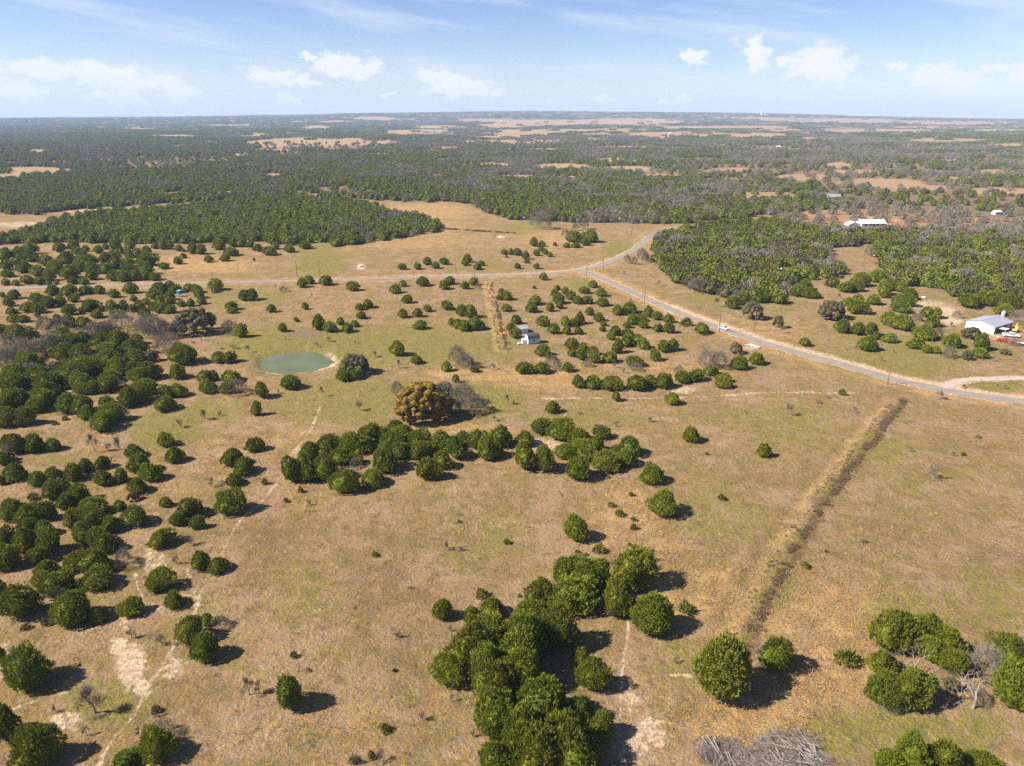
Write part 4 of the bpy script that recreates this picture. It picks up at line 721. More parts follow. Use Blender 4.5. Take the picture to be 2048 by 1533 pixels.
def plant_all():
    global REST_CEDARS
    rng = random.Random(3)
    cs = []
    for cx, cy, w, h in parse(CEDARS):
        X, Y, r, sz = place(cx, cy, w, h, 1.7); cs.append((w*(h or w), cx, cy, w, X, Y, r, sz))
    cs.sort(reverse=True)
    ind, REST_CEDARS = cs[:300], cs[300:]
    def plant(name, kind_word, items, pick, trunk, group, cat='tree', tz=1.0, big=None, crown='crown', stem='trunk'):
        zs = {}
        for it in items: zs.setdefault(zone(it[1], it[2]) or 'out in the open pasture', []).append(it)
        for ph, L in zs.items():
            L.sort(key=lambda q: q[1]); n = len(L); mx = max(q[6] for q in L)
            for i, (ar, cx, cy, w, X, Y, r, sz) in enumerate(L):
                tall = 'tall ' if sz > 1.15*r else ('low ' if sz < 0.85*r else '')
                size = ('large ' if r > 3.3 else ('small ' if r < 1.7 else '')) if big is None else big
                od = '' if n == 1 else (f'{ORD[i]} from left, ' if i < n/2 or n > 12 else (f'{ORD[n-1-i]} from right, ' if n-1-i > 0 else 'rightmost, '))
                if n > 1 and i == 0: od = 'leftmost, '
                e = empty(name, (X, Y, float(ground_z([X], [Y])[0])-0.05), rng.uniform(0, 6.28))
                tag(e, (size or tall) + kind_word + ', ' + od + ph, cat, group)
                me = pick(w, rng); k = rng.uniform(.88, 1.13); r *= (.85 if w > 52 and name == 'cedar_tree' else .90); sz *= 1.0
                obj(crown, me, e, scl=(r*k, r/k, sz)); obj(stem, trunk, e, scl=(r*1.0, r*1.0, sz*tz))
                if name == 'cedar_tree' and w > 32 and rng.random() < 0.45:          # dead grey limbs showing low in the crown
                    a = rng.uniform(0, 6.28); q = r*rng.uniform(.3, .45); d = rng.uniform(.62, .8)*r
                    obj('dead_limbs', rng.choice(GREY_HI), e, loc=(d*math.cos(a), d*math.sin(a), rng.uniform(0, .25)*sz), scl=(q, q, q))
    plant('cedar_tree', 'dense green cedar', ind, lambda w, g: g.choice(CEDAR_XL if w > 52 else (CEDAR_HI if w > 28 else CEDAR_MID)), TR_C, 'green cedars standing in the pasture')
    def simple(D, uh): return [(w*(h or w), cx, cy, w, *place(cx, cy, w, h, uh)) for cx, cy, w, h in parse(D)]
    plant('leafless_tree', 'leafless grey-brown tree', simple(GREYS, 1.45), lambda w, g: g.choice(GREY_HI), BARE[1][0], 'leafless grey trees', tz=1.35)
    plant('live_oak', 'olive-brown spreading oak', simple(OAKS, 1.4), lambda w, g: g.choice(OAK_HI), TR_O, 'olive-brown oaks')
    plant('golden_oak', 'broad golden-brown oak south-east of the pond', simple(GOLDEN, 1.38), lambda w, g: GOLD_HI[0], TR_O, 'golden oak', big='')
    plant('shrub', 'little green shrub', simple(SHRUBS, 0.9), lambda w, g: g.choice(SHRUB), TR_S, 'little green shrubs in the grass', cat='shrub', big='', crown='foliage', stem='stem')
    zs = {}
    for cx, cy, w, h in parse(THINS): zs.setdefault(zone(cx, cy) or 'in the open pasture', []).append((cx, cy, w, h or w))
    for ph, L in zs.items():
        L.sort()
        for i, (cx, cy, w, h) in enumerate(L):
            X, Y = ground_at(cx, cy+h*0.42); t = depth_at(cx, cy+h*.42); ht = h/F_PX*t*1.05; hw = w/F_PX*t/2
            m1, m2, rr = rng.choice(MESQ if ht < 3.2 else BARE); s = max(hw/rr, 0.5*ht)
            od = '' if len(L) == 1 else ('leftmost, ' if i == 0 else f'{ORD[i]} from left, ')
            e = empty('bare_mesquite', (X, Y, float(ground_z([X], [Y])[0])), rng.uniform(0, 6.28))
            tag(e, 'thin bare mesquite, ' + od + ph, 'tree', 'thin bare mesquites')
            obj('trunk', m1, e, scl=(s, s, ht)); obj('twigs', m2, e, scl=(s, s, ht))
plant_all()
# ------------------------------------------------------------------ masses nobody could count: far woods, grass, brush (geometry-node instances)
def scatter(name, protos, X, Y, Z, idx, S, label, cat, rot=None):
    """protos: meshes; one instance per point"""
    pc = bpy.data.collections.new(name+'_kinds')
    for i, me in enumerate(protos): pc.objects.link(bpy.data.objects.new(f'{name}_kind_{i:02d}', me))
    n = len(X); me = bpy.data.meshes.new(name); me.vertices.add(n); me.vertices.foreach_set('co', np.stack([X, Y, Z], -1).astype(np.float32).ravel())
    rz = RNG.uniform(0, 6.283, n) if rot is None else rot
    for nm, ty, ar in (('kind', 'INT', np.asarray(idx, np.int32)), ('turn', 'FLOAT_VECTOR', np.stack([np.zeros(n), np.zeros(n), rz], -1)), ('size', 'FLOAT_VECTOR', np.asarray(S, float))):
        a = me.attributes.new(nm, ty, 'POINT'); a.data.foreach_set('value' if ty == 'INT' else 'vector', ar.astype(np.int32 if ty == 'INT' else np.float32).ravel())
    o = obj(name, me); tag(o, label, cat, kind='stuff')
    ng = bpy.data.node_groups.new(name, 'GeometryNodeTree')
    ng.interface.new_socket('Geometry', in_out='INPUT', socket_type='NodeSocketGeometry'); ng.interface.new_socket('Geometry', in_out='OUTPUT', socket_type='NodeSocketGeometry')
    N, L = ng.nodes, ng.links
    gi, go = N.new('NodeGroupInput'), N.new('NodeGroupOutput'); ci = N.new('GeometryNodeCollectionInfo'); ci.inputs['Collection'].default_value = pc
    ci.inputs['Separate Children'].default_value = True; ci.inputs['Reset Children'].default_value = True
    ip = N.new('GeometryNodeInstanceOnPoints'); ip.inputs['Pick Instance'].default_value = True
    def at(nm, ty):
        q = N.new('GeometryNodeInputNamedAttribute'); q.data_type = ty; q.inputs['Name'].default_value = nm; return q.outputs['Attribute']
    er = N.new('FunctionNodeEulerToRotation'); L.new(at('turn', 'FLOAT_VECTOR'), er.inputs[0])
    L.new(gi.outputs[0], ip.inputs['Points']); L.new(ci.outputs[0], ip.inputs['Instance']); L.new(at('kind', 'INT'), ip.inputs['Instance Index'])
    L.new(er.outputs[0], ip.inputs['Rotation']); L.new(at('size', 'FLOAT_VECTOR'), ip.inputs['Scale']); L.new(ip.outputs[0], go.inputs[0])
    md = o.modifiers.new('instances', 'NODES'); md.node_group = ng
    return o
def jitter_fan(r0, r1, sp, amax=40.0, growth=0.0):
    """jittered points over the view fan between two ranges, spacing sp"""
    Xs, Ys = [], []; r = r0
    while r < r1:
        s = sp*(1+growth*(r-r0)); na = max(2, int(2*math.radians(amax)*r/s)); a = np.linspace(-math.radians(amax), math.radians(amax), na)+RNG.uniform(-.45, .45, na)*s/r
        rr = r+RNG.uniform(-.45, .45, na)*s; Xs.append(rr*np.sin(a)); Ys.append(rr*np.cos(a)); r += s*0.95
    return np.concatenate(Xs), np.concatenate(Ys)
def far_cover(X, Y):
    px, py = to_px(X, Y, land_z(X, Y))
    fe = np.interp(px, [q[0] for q in FAR_EDGE], [q[1] for q in FAR_EDGE]); far = py < fe+1.5*np.sin(px/9)
    w1, w2 = in_poly(px, py, W1), in_poly(px, py, W2)
    clr = np.maximum(blobs(px, py, CLEAR), blobs(px, py, RANCH_CLEAR))
    c = np.where(far, 1.0, 0.0)*(1-sstep(0.32, 0.5, clr))
    patch = fbm(X/210, Y/210, 3, 77)
    right = sstep(900, 1500, px)
    c = c*np.where(py < 300, np.where(patch > 0.37+0.10*right, 0.93, 0.16), np.where(patch > 0.33+0.14*right*sstep(300, 345, py), 0.95, 0.2))
    c = np.maximum(c, np.where(w1, 0.97, 0)); c = np.maximum(c, np.where(w2, 0.97, 0)*(1-sstep(0.35, 0.55, blobs(px, py, W2_CLEAR))))
    sparse = np.where(far & (clr > 0.35), 0.10, 0); c = np.maximum(c, sparse*(fbm(X/60, Y/60, 2, 5) > 0.5))
    rn = in_poly(px, py, RANCH); c = np.maximum(c, np.where(rn, 0.16, 0)); far = far | rn
    return c, px, py, far, w1, w2
RANCH = [(1535,430),(1640,426),(1700,421),(1800,425),(1900,434),(2048,443),(2200,446),(2200,458),(2048,457),(1850,468),(1640,457),(1540,441)]
def build_woods():
    sets = []
    for r0, r1, sp, gr in ((360, 1000, 5.4, 0.0006), (1000, 2600, 7.6, 0.0006)):
        X, Y = jitter_fan(r0, r1, sp, 47, gr); c, px, py, far, w1, w2 = far_cover(X, Y)
        k = RNG.uniform(0, 1, len(X)) < c
        # keep the roads open
        d = np.minimum(seg_dist(X, Y, ROAD1)[0], seg_dist(X, Y, ROAD1B)[0]); k &= d > 6.5
        for hx, hy, hr in HOUSE_CLEAR: k &= np.hypot(X-hx, Y-hy) > hr
        sets.append([a[k] for a in (X, Y, px, py, far, w1, w2)])
    X, Y, px, py, far, w1, w2 = [np.concatenate(q) for q in zip(*sets)]
    n = len(X)
    gn = 0.6*fbm(X/90, Y/90, 3, 91)+0.4*fbm(X/22, Y/22, 2, 95)
    # share of leafless trees: more towards the right and along the creek lines
    share = np.where(far, 0.30+0.14*sstep(700, 1300, px)+0.08*sstep(330, 290, py), 0.02)
    share = np.where(w2, 0.17+0.16*sstep(1500, 1700, px), share)
    share = np.where(w1, 0.01, share); share = np.where(far & (px < 500) & ~w1, share-0.06, share)
    share = np.where(in_poly(px, py, RANCH), 0.85, share)
    share -= 0.28*np.where(far & ~w1, blobs(px, py, [(1250,425,330,22),(1700,400,220,12),(250,400,350,20),(120,375,160,12),(560,380,140,14)]), 0)
    thr = np.quantile(gn, np.clip(np.linspace(0, 1, 101), 0, 1)); q = np.interp(gn, thr, np.linspace(0, 1, 101))
    grey = q+RNG.normal(0, .13, n) < share
    oak = (~grey) & (RNG.uniform(0, 1, n) < np.where(w1, 0.0, 0.14+0.16*sstep(1100, 1500, px)))
    R = np.hypot(X, Y); s = RNG.uniform(2.3, 3.9, n)*(1+0.25*sstep(800, 2400, R))
    s = np.where(grey | oak, s*1.15, s)
    s = np.where(w1, RNG.uniform(2.3, 3.6, n), s)
    S = np.stack([s, s, s*RNG.uniform(.8, 1.15, n)*np.where(grey | oak, 1.15, 1.0)], -1)
    Z = ground_z(X, Y)-0.1
    g = ~grey & ~oak
    scatter('cedar_woods', CEDAR_LOW, X[g], Y[g], Z[g], RNG.integers(0, len(CEDAR_LOW), g.sum()), S[g], 'mass of dark green cedars covering the country towards the horizon', 'woods')
    m = grey; scatter('leafless_woods', GREY_LOW, X[m], Y[m], Z[m], RNG.integers(0, len(GREY_LOW), m.sum()), S[m], 'mass of grey leafless trees mixed through the far woods', 'woods')
    m = oak; scatter('oak_woods', OAK_LOW, X[m], Y[m], Z[m], RNG.integers(0, len(OAK_LOW), m.sum()), S[m], 'mass of olive-brown oaks mixed through the far woods', 'woods')
    # cedars past the first three hundred that are read off the photo one by one
    if REST_CEDARS:
        A = np.array([q[4:8] for q in REST_CEDARS]); S = np.stack([A[:, 2], A[:, 2], A[:, 3]], -1)
        # the same pasture goes on past both edges of the frame
        x2, y2 = jitter_fan(70, 640, 10.5, 52, 0.004); qx, qy = to_px(x2, y2, 0.0); k = ((qx < -45) | (qx > 2100)) & (qy > np.where(qx < 0, 505, 640)) & (RNG.uniform(0, 1, len(x2)) < np.where(qx < 0, 0.75, 0.3)*(fbm(x2/45, y2/45, 2, 33) > .42))
        k &= (seg_dist(x2, y2, ROAD1)[0] > 9) & (seg_dist(x2, y2, ROAD2)[0] > 12) & (seg_dist(x2, y2, DRIVE)[0] > 10); x2, y2 = x2[k], y2[k]; r2 = RNG.uniform(1.9, 3.3, len(x2))
        A = np.vstack([A, np.stack([x2, y2, r2, r2*RNG.uniform(.85, 1.15, len(x2))], -1)]); S = np.stack([A[:, 2], A[:, 2], A[:, 3]], -1)
        scatter('pasture_cedars', CEDAR_MID, A[:, 0], A[:, 1], ground_z(A[:, 0], A[:, 1])-0.05, RNG.integers(0, len(CEDAR_MID), len(A)), S, 'many small far-off cedars dotted over the pasture either side of the long road', 'trees')
    # beyond 2.6 km: whole stands as one low-polygon canopy each
    def stand(seed, kinds, k=16, R=27):
        rng = np.random.default_rng(seed); Vs, Fs3, Fs4, sh, n0 = [], [], [], [], 0
        for i in range(k):
            me = kinds[int(rng.integers(0, len(kinds)))]; nv = len(me.vertices); v = np.empty(nv*3, np.float32); me.vertices.foreach_get('co', v); v = v.reshape(-1, 3)
            at = np.empty(nv, np.float32); me.attributes['sprig'].data.foreach_get('value', at)
            a, r = rng.uniform(0, 6.28), R*math.sqrt(rng.uniform(0, 1)); s = rng.uniform(3.5, 6.5); z = rng.uniform(3.0, 5.0); tn = rng.uniform(0, 6.28)
            w = np.stack([(v[:, 0]*math.cos(tn)-v[:, 1]*math.sin(tn))*s+r*math.cos(a), (v[:, 0]*math.sin(tn)+v[:, 1]*math.cos(tn))*s+r*math.sin(a), v[:, 2]*z], -1)
            for p in me.polygons: (Fs3 if p.loop_total == 3 else Fs4).append([q+n0 for q in p.vertices])
            Vs.append(w); sh.append(at); n0 += nv
        me = np_mesh('stand', np.vstack(Vs), [np.array(q) for q in (Fs3, Fs4) if q], kinds[0].materials[0]); a = me.attributes.new('sprig', 'FLOAT', 'POINT'); a.data.foreach_set('value', np.concatenate(sh).astype(np.float32)); return me
    protos = [stand(1, CEDAR_LOW), stand(2, CEDAR_LOW), stand(3, GREY_LOW), stand(4, GREY_LOW), stand(5, OAK_LOW)]
    X, Y = jitter_fan(2600, 11500, 34, 47, 0.00035); c, px, py, far, _, _ = far_cover(X, Y); k = RNG.uniform(0, 1, len(X)) < c
    X, Y, px, py = X[k], Y[k], px[k], py[k]; n = len(X); gn = fbm(X/420, Y/420, 3, 101)
    sh = 0.30+0.15*sstep(600, 1300, px); q = np.interp(gn, np.quantile(gn, np.linspace(0, 1, 101)), np.linspace(0, 1, 101))
    idx = np.where(q+RNG.normal(0, .1, n) < sh, RNG.integers(2, 4, n), RNG.integers(0, 2, n)); idx = np.where(RNG.uniform(0, 1, n) < 0.12, 4, idx)
    s = RNG.uniform(.8, 1.2, n)*(1+0.6*sstep(4000, 11000, np.hypot(X, Y)))
    scatter('horizon_woods', protos, X, Y, ground_z(X, Y)-0.3, idx, np.stack([s, s, RNG.uniform(.8, 1.15, n)], -1), 'bluish wooded country along the horizon', 'woods')
def tuft_mesh(name, mat, nb, seed, spread=0.55, w=0.11):
    rng = np.random.default_rng(seed); P = np.stack([rng.normal(0, .32, nb), rng.normal(0, .32, nb), np.zeros(nb)], -1); Nn = np.tile([[0, 0, 1.0]], (nb, 1))
    V, Fc, sh = sprigs(P, Nn, 1, 0.95, w, rng, spread, 0.35, True, 0.0); V[:, 2] = np.maximum(V[:, 2], -0.03)
    me = np_mesh(name, V, Fc, mat); a = me.attributes.new('sprig', 'FLOAT', 'POINT'); a.data.foreach_set('value', sh.astype(np.float32)); return me
def build_grass():
    X1, Y1 = jitter_fan(58, 150, 0.5, 42, 0.002); X2, Y2 = jitter_fan(150, 360, 0.85, 42, 0.004)
    X, Y = np.concatenate([X1, X2]), np.concatenate([Y1, Y2]); px, py = to_px(X, Y, 0.0)
    o = blobs(px, py, ORANGE)+0.35*(fbm(X/14, Y/14, 3, 63)-0.45); p = blobs(px, py, PALE); g = blobs(px, py, GREEN)
    e1, q1, f1 = seg_dist(X, Y, BERM1); o = np.maximum(o, np.exp(-((f1+2.4)/1.7)**2)); e2, q2, f2 = seg_dist(X, Y, BERM2); o = np.maximum(o, .9*np.exp(-(f2/3)**2))
    d = np.minimum(seg_dist(X, Y, ROAD1)[0], np.minimum(seg_dist(X, Y, ROAD2)[0], seg_dist(X, Y, DRIVE)[0]))
    tr = np.full(X.shape, 9.0)
    for P, w, s in TRAILS: tr = np.minimum(tr, seg_dist(X, Y, P)[0]/max(w, .3))
    dens = np.clip(0.34+0.75*o-1.1*p-0.1*g, 0, 1)*np.where(fbm(X/2.6, Y/2.6, 2, 87) > 0.42, 1.0, 0.15)
    k = (RNG.uniform(0, 1, len(X)) < dens) & (d > 3.6) & (tr > 1.1)
    s = pond_depth(X, Y); k &= s > 2
    for hx, hy, hr in HOUSE_CLEAR: k &= np.hypot(X-hx, Y-hy) > hr
    X, Y, o = X[k], Y[k], o[k]; n = len(X); org = RNG.uniform(0, 1, n) < np.clip(o*1.25, 0, 1)
    S = RNG.uniform(.24, .55, n)*np.where(org, 1.4, 1.0); hgt = S*RNG.uniform(.6, 1.1, n)*np.where(org, 1.2, .85); Z = ground_z(X, Y)-0.02
    protos = [tuft_mesh('tuft', GRASST, 9, 1), tuft_mesh('tuft', GRASST, 7, 2), tuft_mesh('tuft', GRASSO, 10, 3), tuft_mesh('tuft', GRASSO, 8, 4)]
    scatter('dry_grass', protos, X, Y, Z, np.where(org, 2, 0)+RNG.integers(0, 2, n), np.stack([S, S, hgt], -1), 'tufts of dry tan and orange grass all over the pasture', 'grass')
    # weeds and brush: along the berms, in the thickets, thinly over the pasture
    xs, ys, ss = [], [], []
    for B, off, n, sc_ in ((BERM1, 1.8, 1300, .30), (BERM1, -0.8, 500, .22), (BERM2, 1.3, 380, .32), (BERM2, -1.2, 420, .2), (BERM3, 0, 120, .9)):
        B = np.array(B); k = RNG.integers(0, len(B)-1, n); t = RNG.uniform(0, 1, n)[:, None]; P = B[k]*(1-t)+B[k+1]*t; T = B[k+1]-B[k]; T /= np.linalg.norm(T, axis=1, keepdims=True)
        nrm = np.stack([-T[:, 1], T[:, 0]], -1); P = P+nrm*(off+RNG.normal(0, .55, n)+1.6*(vnoise(P[:, 0]/7, P[:, 1]/7, 8)-.5))[:, None]
        gap = fbm(P[:, 0]/3, P[:, 1]/3, 3, 19) > 0.44
        xs.append(P[gap, 0]); ys.append(P[gap, 1]); ss.append(RNG.uniform(.5, 1.35, gap.sum())*sc_)
    X, Y = jitter_fan(70, 400, 3.4, 39, 0.004); px, py = to_px(X, Y, 0); b = blobs(px, py, BROWN)
    thick = blobs(px, py, [(120,760,150,120,1),(380,690,60,40,.8),(880,790,70,30,.7),(1180,745,120,18,.6),(1900,1330,110,70,.9),(1950,700,60,18,.7),(980,715,60,14,.6)])
    k = (RNG.uniform(0, 1, len(X)) < 0.006+0.035*b+0.22*thick) & (seg_dist(X, Y, ROAD2)[0] > 5) & (seg_dist(X, Y, ROAD1)[0] > 5) & (pond_depth(X, Y) > 2.5)
    for hx, hy, hr in HOUSE_CLEAR: k &= np.hypot(X-hx, Y-hy) > hr
    xs.append(X[k]); ys.append(Y[k]); ss.append(RNG.uniform(.25, .8, k.sum()))
    X, Y, s = np.concatenate(xs), np.concatenate(ys), np.concatenate(ss); n = len(X)
    scatter('brown_weeds', BRUSH, X, Y, ground_z(X, Y)-0.03, RNG.integers(0, len(BRUSH), n), np.stack([s, s, s*RNG.uniform(.7, 1.1, n)], -1), 'dark brown weeds along the berms and in the thickets', 'weeds')
# ------------------------------------------------------------------ buildings, vehicles and other made things
WHITE = plain('white_paint', (0.66, 0.66, 0.66), 0.55, 0.3, var=0.05); GREYROOF = plain('grey_metal_roof', (0.26, 0.26, 0.295), 0.45, 0.4, var=0.06)
DARKROOF = plain('dark_shingles', (0.05, 0.052, 0.065), 0.9, 0.2, var=0.2); PALEROOF = plain('white_metal_roof', (0.58, 0.64, 0.66), 0.35, 0.5, var=0.05)
SLATE = plain('slate_grey_metal', (0.24, 0.25, 0.29), 0.5, 0.4, var=0.06); DARK = plain('dark_opening', (0.035, 0.035, 0.04), 0.8, 0.2); GLASS = plain('window_glass', (0.05, 0.06, 0.08), 0.1, 0.6)
BLUE = plain('blue_paint', (0.05, 0.16, 0.42), 0.6, 0.3); WOOD = plain('weathered_wood', (0.17, 0.115, 0.075), 0.9, 0.1, var=0.25); CONC = plain('concrete', (0.46, 0.44, 0.42), 0.9, 0.1)
TYRE = plain('tyre_rubber', (0.03, 0.03, 0.032), 0.9, 0.2); STEEL = plain('steel', (0.45, 0.46, 0.48), 0.4, 0.4, 0.6); SILVER = plain('silver_car_paint', (0.66, 0.68, 0.72), 0.25, 0.5, 0.3, 0.03)
ORANGEP = plain('orange_paint', (0.62, 0.12, 0.04), 0.5, 0.4); REDP = plain('red_paint', (0.50, 0.05, 0.04), 0.5, 0.4); YELP = plain('yellow_machine_paint', (0.62, 0.36, 0.10), 0.5, 0.4); LAMP = plain('lamp_glass', (0.8, 0.78, 0.7), 0.2, 0.5); REDL = plain('red_lamp', (0.4, 0.02, 0.02), 0.3, 0.5)
GREYP = plain('grey_board_wall', (0.50, 0.52, 0.56), 0.7, 0.2); ROCK = plain('pale_limestone', (0.66, 0.58, 0.52), 0.9, 0.1, var=0.2, scale=1.5)
HOUSE_CLEAR = []
def gz(x, y): return float(ground_z([x], [y])[0])
def wall_panels(root, x0, x1, y0, y1, h, mat, th=0.12):
    for nm, a in (('wall', (x0, x1, y0, y0+th)), ('wall', (x0, x1, y1-th, y1)), ('wall', (x0, x0+th, y0+th, y1-th)), ('wall', (x1-th, x1, y0+th, y1-th))):
        m = MB(); m.box(*a, -0.3, h); m.build(nm, mat, root)
def at_px(name, x, y, rz=0.0, clear=None):
    X, Y = ground_at(x, y); e = empty(name, (X, Y, gz(X, Y)), rz)
    if clear: HOUSE_CLEAR.append((X, Y, clear))
    return e
def roof_slope(root, name, x0, x1, prof, mat, seams=0, seam_mat=None):
    """one sheet of a roof: profile [(y,z),(y,z)] along x, 6 cm thick, with standing seams"""
    (ya, za), (yb, zb) = prof; d = math.hypot(yb-ya, zb-za); ny, nz = -(zb-za)/d, (yb-ya)/d
    if nz < 0: ny, nz = -ny, -nz
    m = MB(); m.prismx([(ya, za), (yb, zb), (yb+ny*.06, zb+nz*.06), (ya+ny*.06, za+nz*.06)], x0, x1); o = m.build(name, mat, root)
    for i in range(seams):
        x = x0+(x1-x0)*(i+.5)/seams; m = MB(); m.prismx([(ya+ny*.055, za+nz*.055), (yb+ny*.055, zb+nz*.055), (yb+ny*.11, zb+nz*.11), (ya+ny*.11, za+nz*.11)], x-.02, x+.02); m.build('roof_seam', seam_mat or mat, o)
    return o

def gambrel_shed(name, px, py, rz, L, D, hw, label, wall, roof, front=True, clear=5):
    """long side along x, gables at both ends"""
    e = at_px(name, px, py, rz, clear); tag(e, label, 'shed', None)
    y0, y1 = 0.0, D
    for k, yy in enumerate((y0, y1-.1)):
        m = MB(); m.box(.1, L-.1, yy, yy+.1, 0.1, hw); m.build('wall', wall, e)
    k1 = (D*0.14, hw+D*0.30); rg = (D/2, hw+D*0.44)
    prof = [(0, 0.1), (D, 0.1), (D, hw), (D-k1[0], k1[1]), rg, k1, (0, hw)]
    for x in (0, L-.1):
        m = MB(); m.prismx(prof, x, x+.1); m.build('gable_wall', wall, e)
    ov = .15
    for a, b in (((-.18, hw-.12), k1), (k1, (rg[0], rg[1]+.02)), ((D+.18, hw-.12), (D-k1[0], k1[1])), ((D-k1[0], k1[1]), (rg[0], rg[1]+.02))):
        roof_slope(e, 'roof_slope', -ov, L+ov, (a, b), roof)
    m = MB(); m.box(.4, L-.4, .2, D-.2, 0, .12); m.build('skid', WOOD, e)
    w = MB(); w.box(L*.5-.35, L*.5+.35, -.03, .0, hw*.45, hw*.8); wi = w.build('window', GLASS, e)
    f = MB()
    for q in ((-.42, -.35, .4, .85), (.35, .42, .4, .85), (-.35, .35, .8, .85), (-.35, .35, .4, .45)): f.box(L*.5+q[0], L*.5+q[1], -.05, .0, hw*q[2], hw*q[3])
    f.build('window_frame', wall, wi)
    dr = MB(); dr.box(-.04, 0, D*.32, D*.68, .12, hw*.95); do = dr.build('door', wall, e)
    h = MB(); h.box(-.09, -.04, D*.6, D*.63, hw*.45, hw*.52); h.build('door_handle', STEEL, do)
    tr = MB(); tr.box(-.06, -.001, D*.28, D*.31, .12, hw); tr.box(-.06, -.001, D*.69, D*.72, .12, hw); tr.build('door_trim', GREYP, do)
    return e
gambrel_shed('loft_shed', 1056.5, 690, 0.36, 4.9, 3.7, 2.15, 'tall white gambrel shed with dark roof and one window, among cedars', plain('white_siding', (0.50, 0.55, 0.62), .7, .2, var=.04), DARKROOF)
e = at_px('garden_shed', 1045, 688.5, 0.33, 3); tag(e, 'small white lean shed beside the tall gambrel shed', 'shed')
wall_panels(e, 0, 1.7, 0, 1.5, 1.55, WHITE); 
for x in (0, 1.6):
    m = MB(); m.prismx([(0, 1.55), (1.5, 1.55), (.75, 2.05)], x, x+.1); m.build('gable_wall', WHITE, e)
roof_slope(e, 'roof_slope', -.1, 1.8, ((-.12, 1.5), (.75, 2.08)), GREYP); roof_slope(e, 'roof_slope', -.1, 1.8, ((1.62, 1.5), (.75, 2.08)), GREYP)
m = MB(); m.box(-.04, 0, .45, 1.05, .05, 1.4); d_ = m.build('door', WHITE, e); m = MB(); m.box(-.08, -.04, .95, 1.0, .65, .8); m.build('door_handle', STEEL, d_)
e = at_px('metal_shed', 1043, 668, 0.35, 4); tag(e, 'low grey metal-roofed shed behind the gambrel shed, under cedars', 'shed')
wall_panels(e, -1.2, 3.0, 0, 4.6, 1.9, GREYP); roof_slope(e, 'roof_slope', -1.4, 3.2, ((-.2, 1.85), (2.3, 2.6)), SLATE, 6); roof_slope(e, 'roof_slope', -1.4, 3.2, ((4.8, 1.85), (2.3, 2.6)), SLATE, 6)
m = MB(); m.box(.2, 1.1, -.04, -.001, .1, 1.8); m.build('door', WHITE, e)
e = at_px('water_tank', 1038, 690, 0.3); tag(e, 'small white tank lying in the grass by the white sheds', 'tank')
m = MB(); m.tube([(-.65, 0, .4), (-.55, 0, .4), (.55, 0, .4), (.65, 0, .4)], [.2, .36, .36, .2], 12); m.build('barrel', WHITE, e)
for x in (-.35, .35):
    m = MB(); m.box(x-.06, x+.06, -.25, .25, -.05, .12); m.build('foot', STEEL, e)
m = MB(); m.tube([(0, 0, .74), (0, 0, .85)], .08, 8); m.build('filler_cap', STEEL, e)

# metal barn: front gable from A to B, long side from B to C
A, B, C = [np.array(ground_at(*q)) for q in ((1930.5, 655.5), (1987, 668.5), (2012.5, 655.5))]
u = (B-A)/np.linalg.norm(B-A); Wd = float(np.linalg.norm(B-A)); v = np.array([-u[1], u[0]]); Ln = float((C-B)@v)
e = empty('metal_barn', (A[0], A[1], gz(*A)), math.atan2(u[1], u[0])); HOUSE_CLEAR.append((*((A+B)/2+v*Ln/2), max(Ln, Wd)*.72))
tag(e, 'white metal barn with grey gable roof on pale gravel yard', 'barn'); BH, RH = 3.1, 4.5
for y in (0, Ln-.15):
    m = MB(); m.prism([(0, -.2), (Wd, -.2), (Wd, BH), (Wd/2, RH), (0, BH)], y, y+.15); m.build('gable_wall', WHITE, e)
m = MB(); m.box(0, .15, .15, Ln-.15, -.2, BH); m.build('wall', WHITE, e)
m = MB(); m.box(Wd-.15, Wd, .15, Ln-.15, 2.6, BH); m.build('lintel_wall', SLATE, e)
for a, b in ((.15, 1.6), (5.4, 6.2), (10.0, 10.8), (Ln-1.6, Ln-.15)):
    m = MB(); m.box(Wd-.15, Wd, a, b, -.2, 2.6); m.build('wall', SLATE, e)
for a, b, mt in ((1.6, 5.4, DARK), (6.2, 10.0, DARK), (10.8, Ln-1.6, GREYP)):
    m = MB(); m.box(Wd-.5 if mt is DARK else Wd-.25, (Wd-.5 if mt is DARK else Wd-.25)+.06, a, b, -.2, 2.6); dd_ = m.build('bay_door', mt, e)
    for k in range(3):
        m = MB(); xx = (Wd-.5 if mt is DARK else Wd-.25)+.06; m.box(xx, xx+.03, a+.05, b-.05, .5+.7*k, .55+.7*k); m.build('door_rib', STEEL, dd_)
def slope_y(root, nm, y0, y1, pa, pb, mat, seams):
    (xa, za), (xb, zb) = pa, pb; d = math.hypot(xb-xa, zb-za); nx, nz = -(zb-za)/d, (xb-xa)/d
    if nz < 0: nx, nz = -nx, -nz
    m = MB(); m.prism([(xa, za), (xb, zb), (xb+nx*.07, zb+nz*.07), (xa+nx*.07, za+nz*.07)], y0, y1); o = m.build(nm, mat, root)
    for i in range(seams):
        y = y0+(y1-y0)*(i+.5)/seams; m = MB(); m.prism([(xa+nx*.065, za+nz*.065), (xb+nx*.065, zb+nz*.065), (xb+nx*.12, zb+nz*.12), (xa+nx*.12, za+nz*.12)], y-.025, y+.025); m.build('roof_seam', mat, o)
slope_y(e, 'roof_slope', -.3, Ln+.3, (-.3, BH-.04), (Wd/2, RH+.02), GREYROOF, 14); slope_y(e, 'roof_slope', -.3, Ln+.3, (Wd+.3, BH-.04), (Wd/2, RH+.02), GREYROOF, 14)
m = MB(); m.box(Wd/2-.15, Wd/2+.15, -.32, Ln+.32, RH+.08, RH+.13); m.build('ridge_cap', GREYROOF, e)
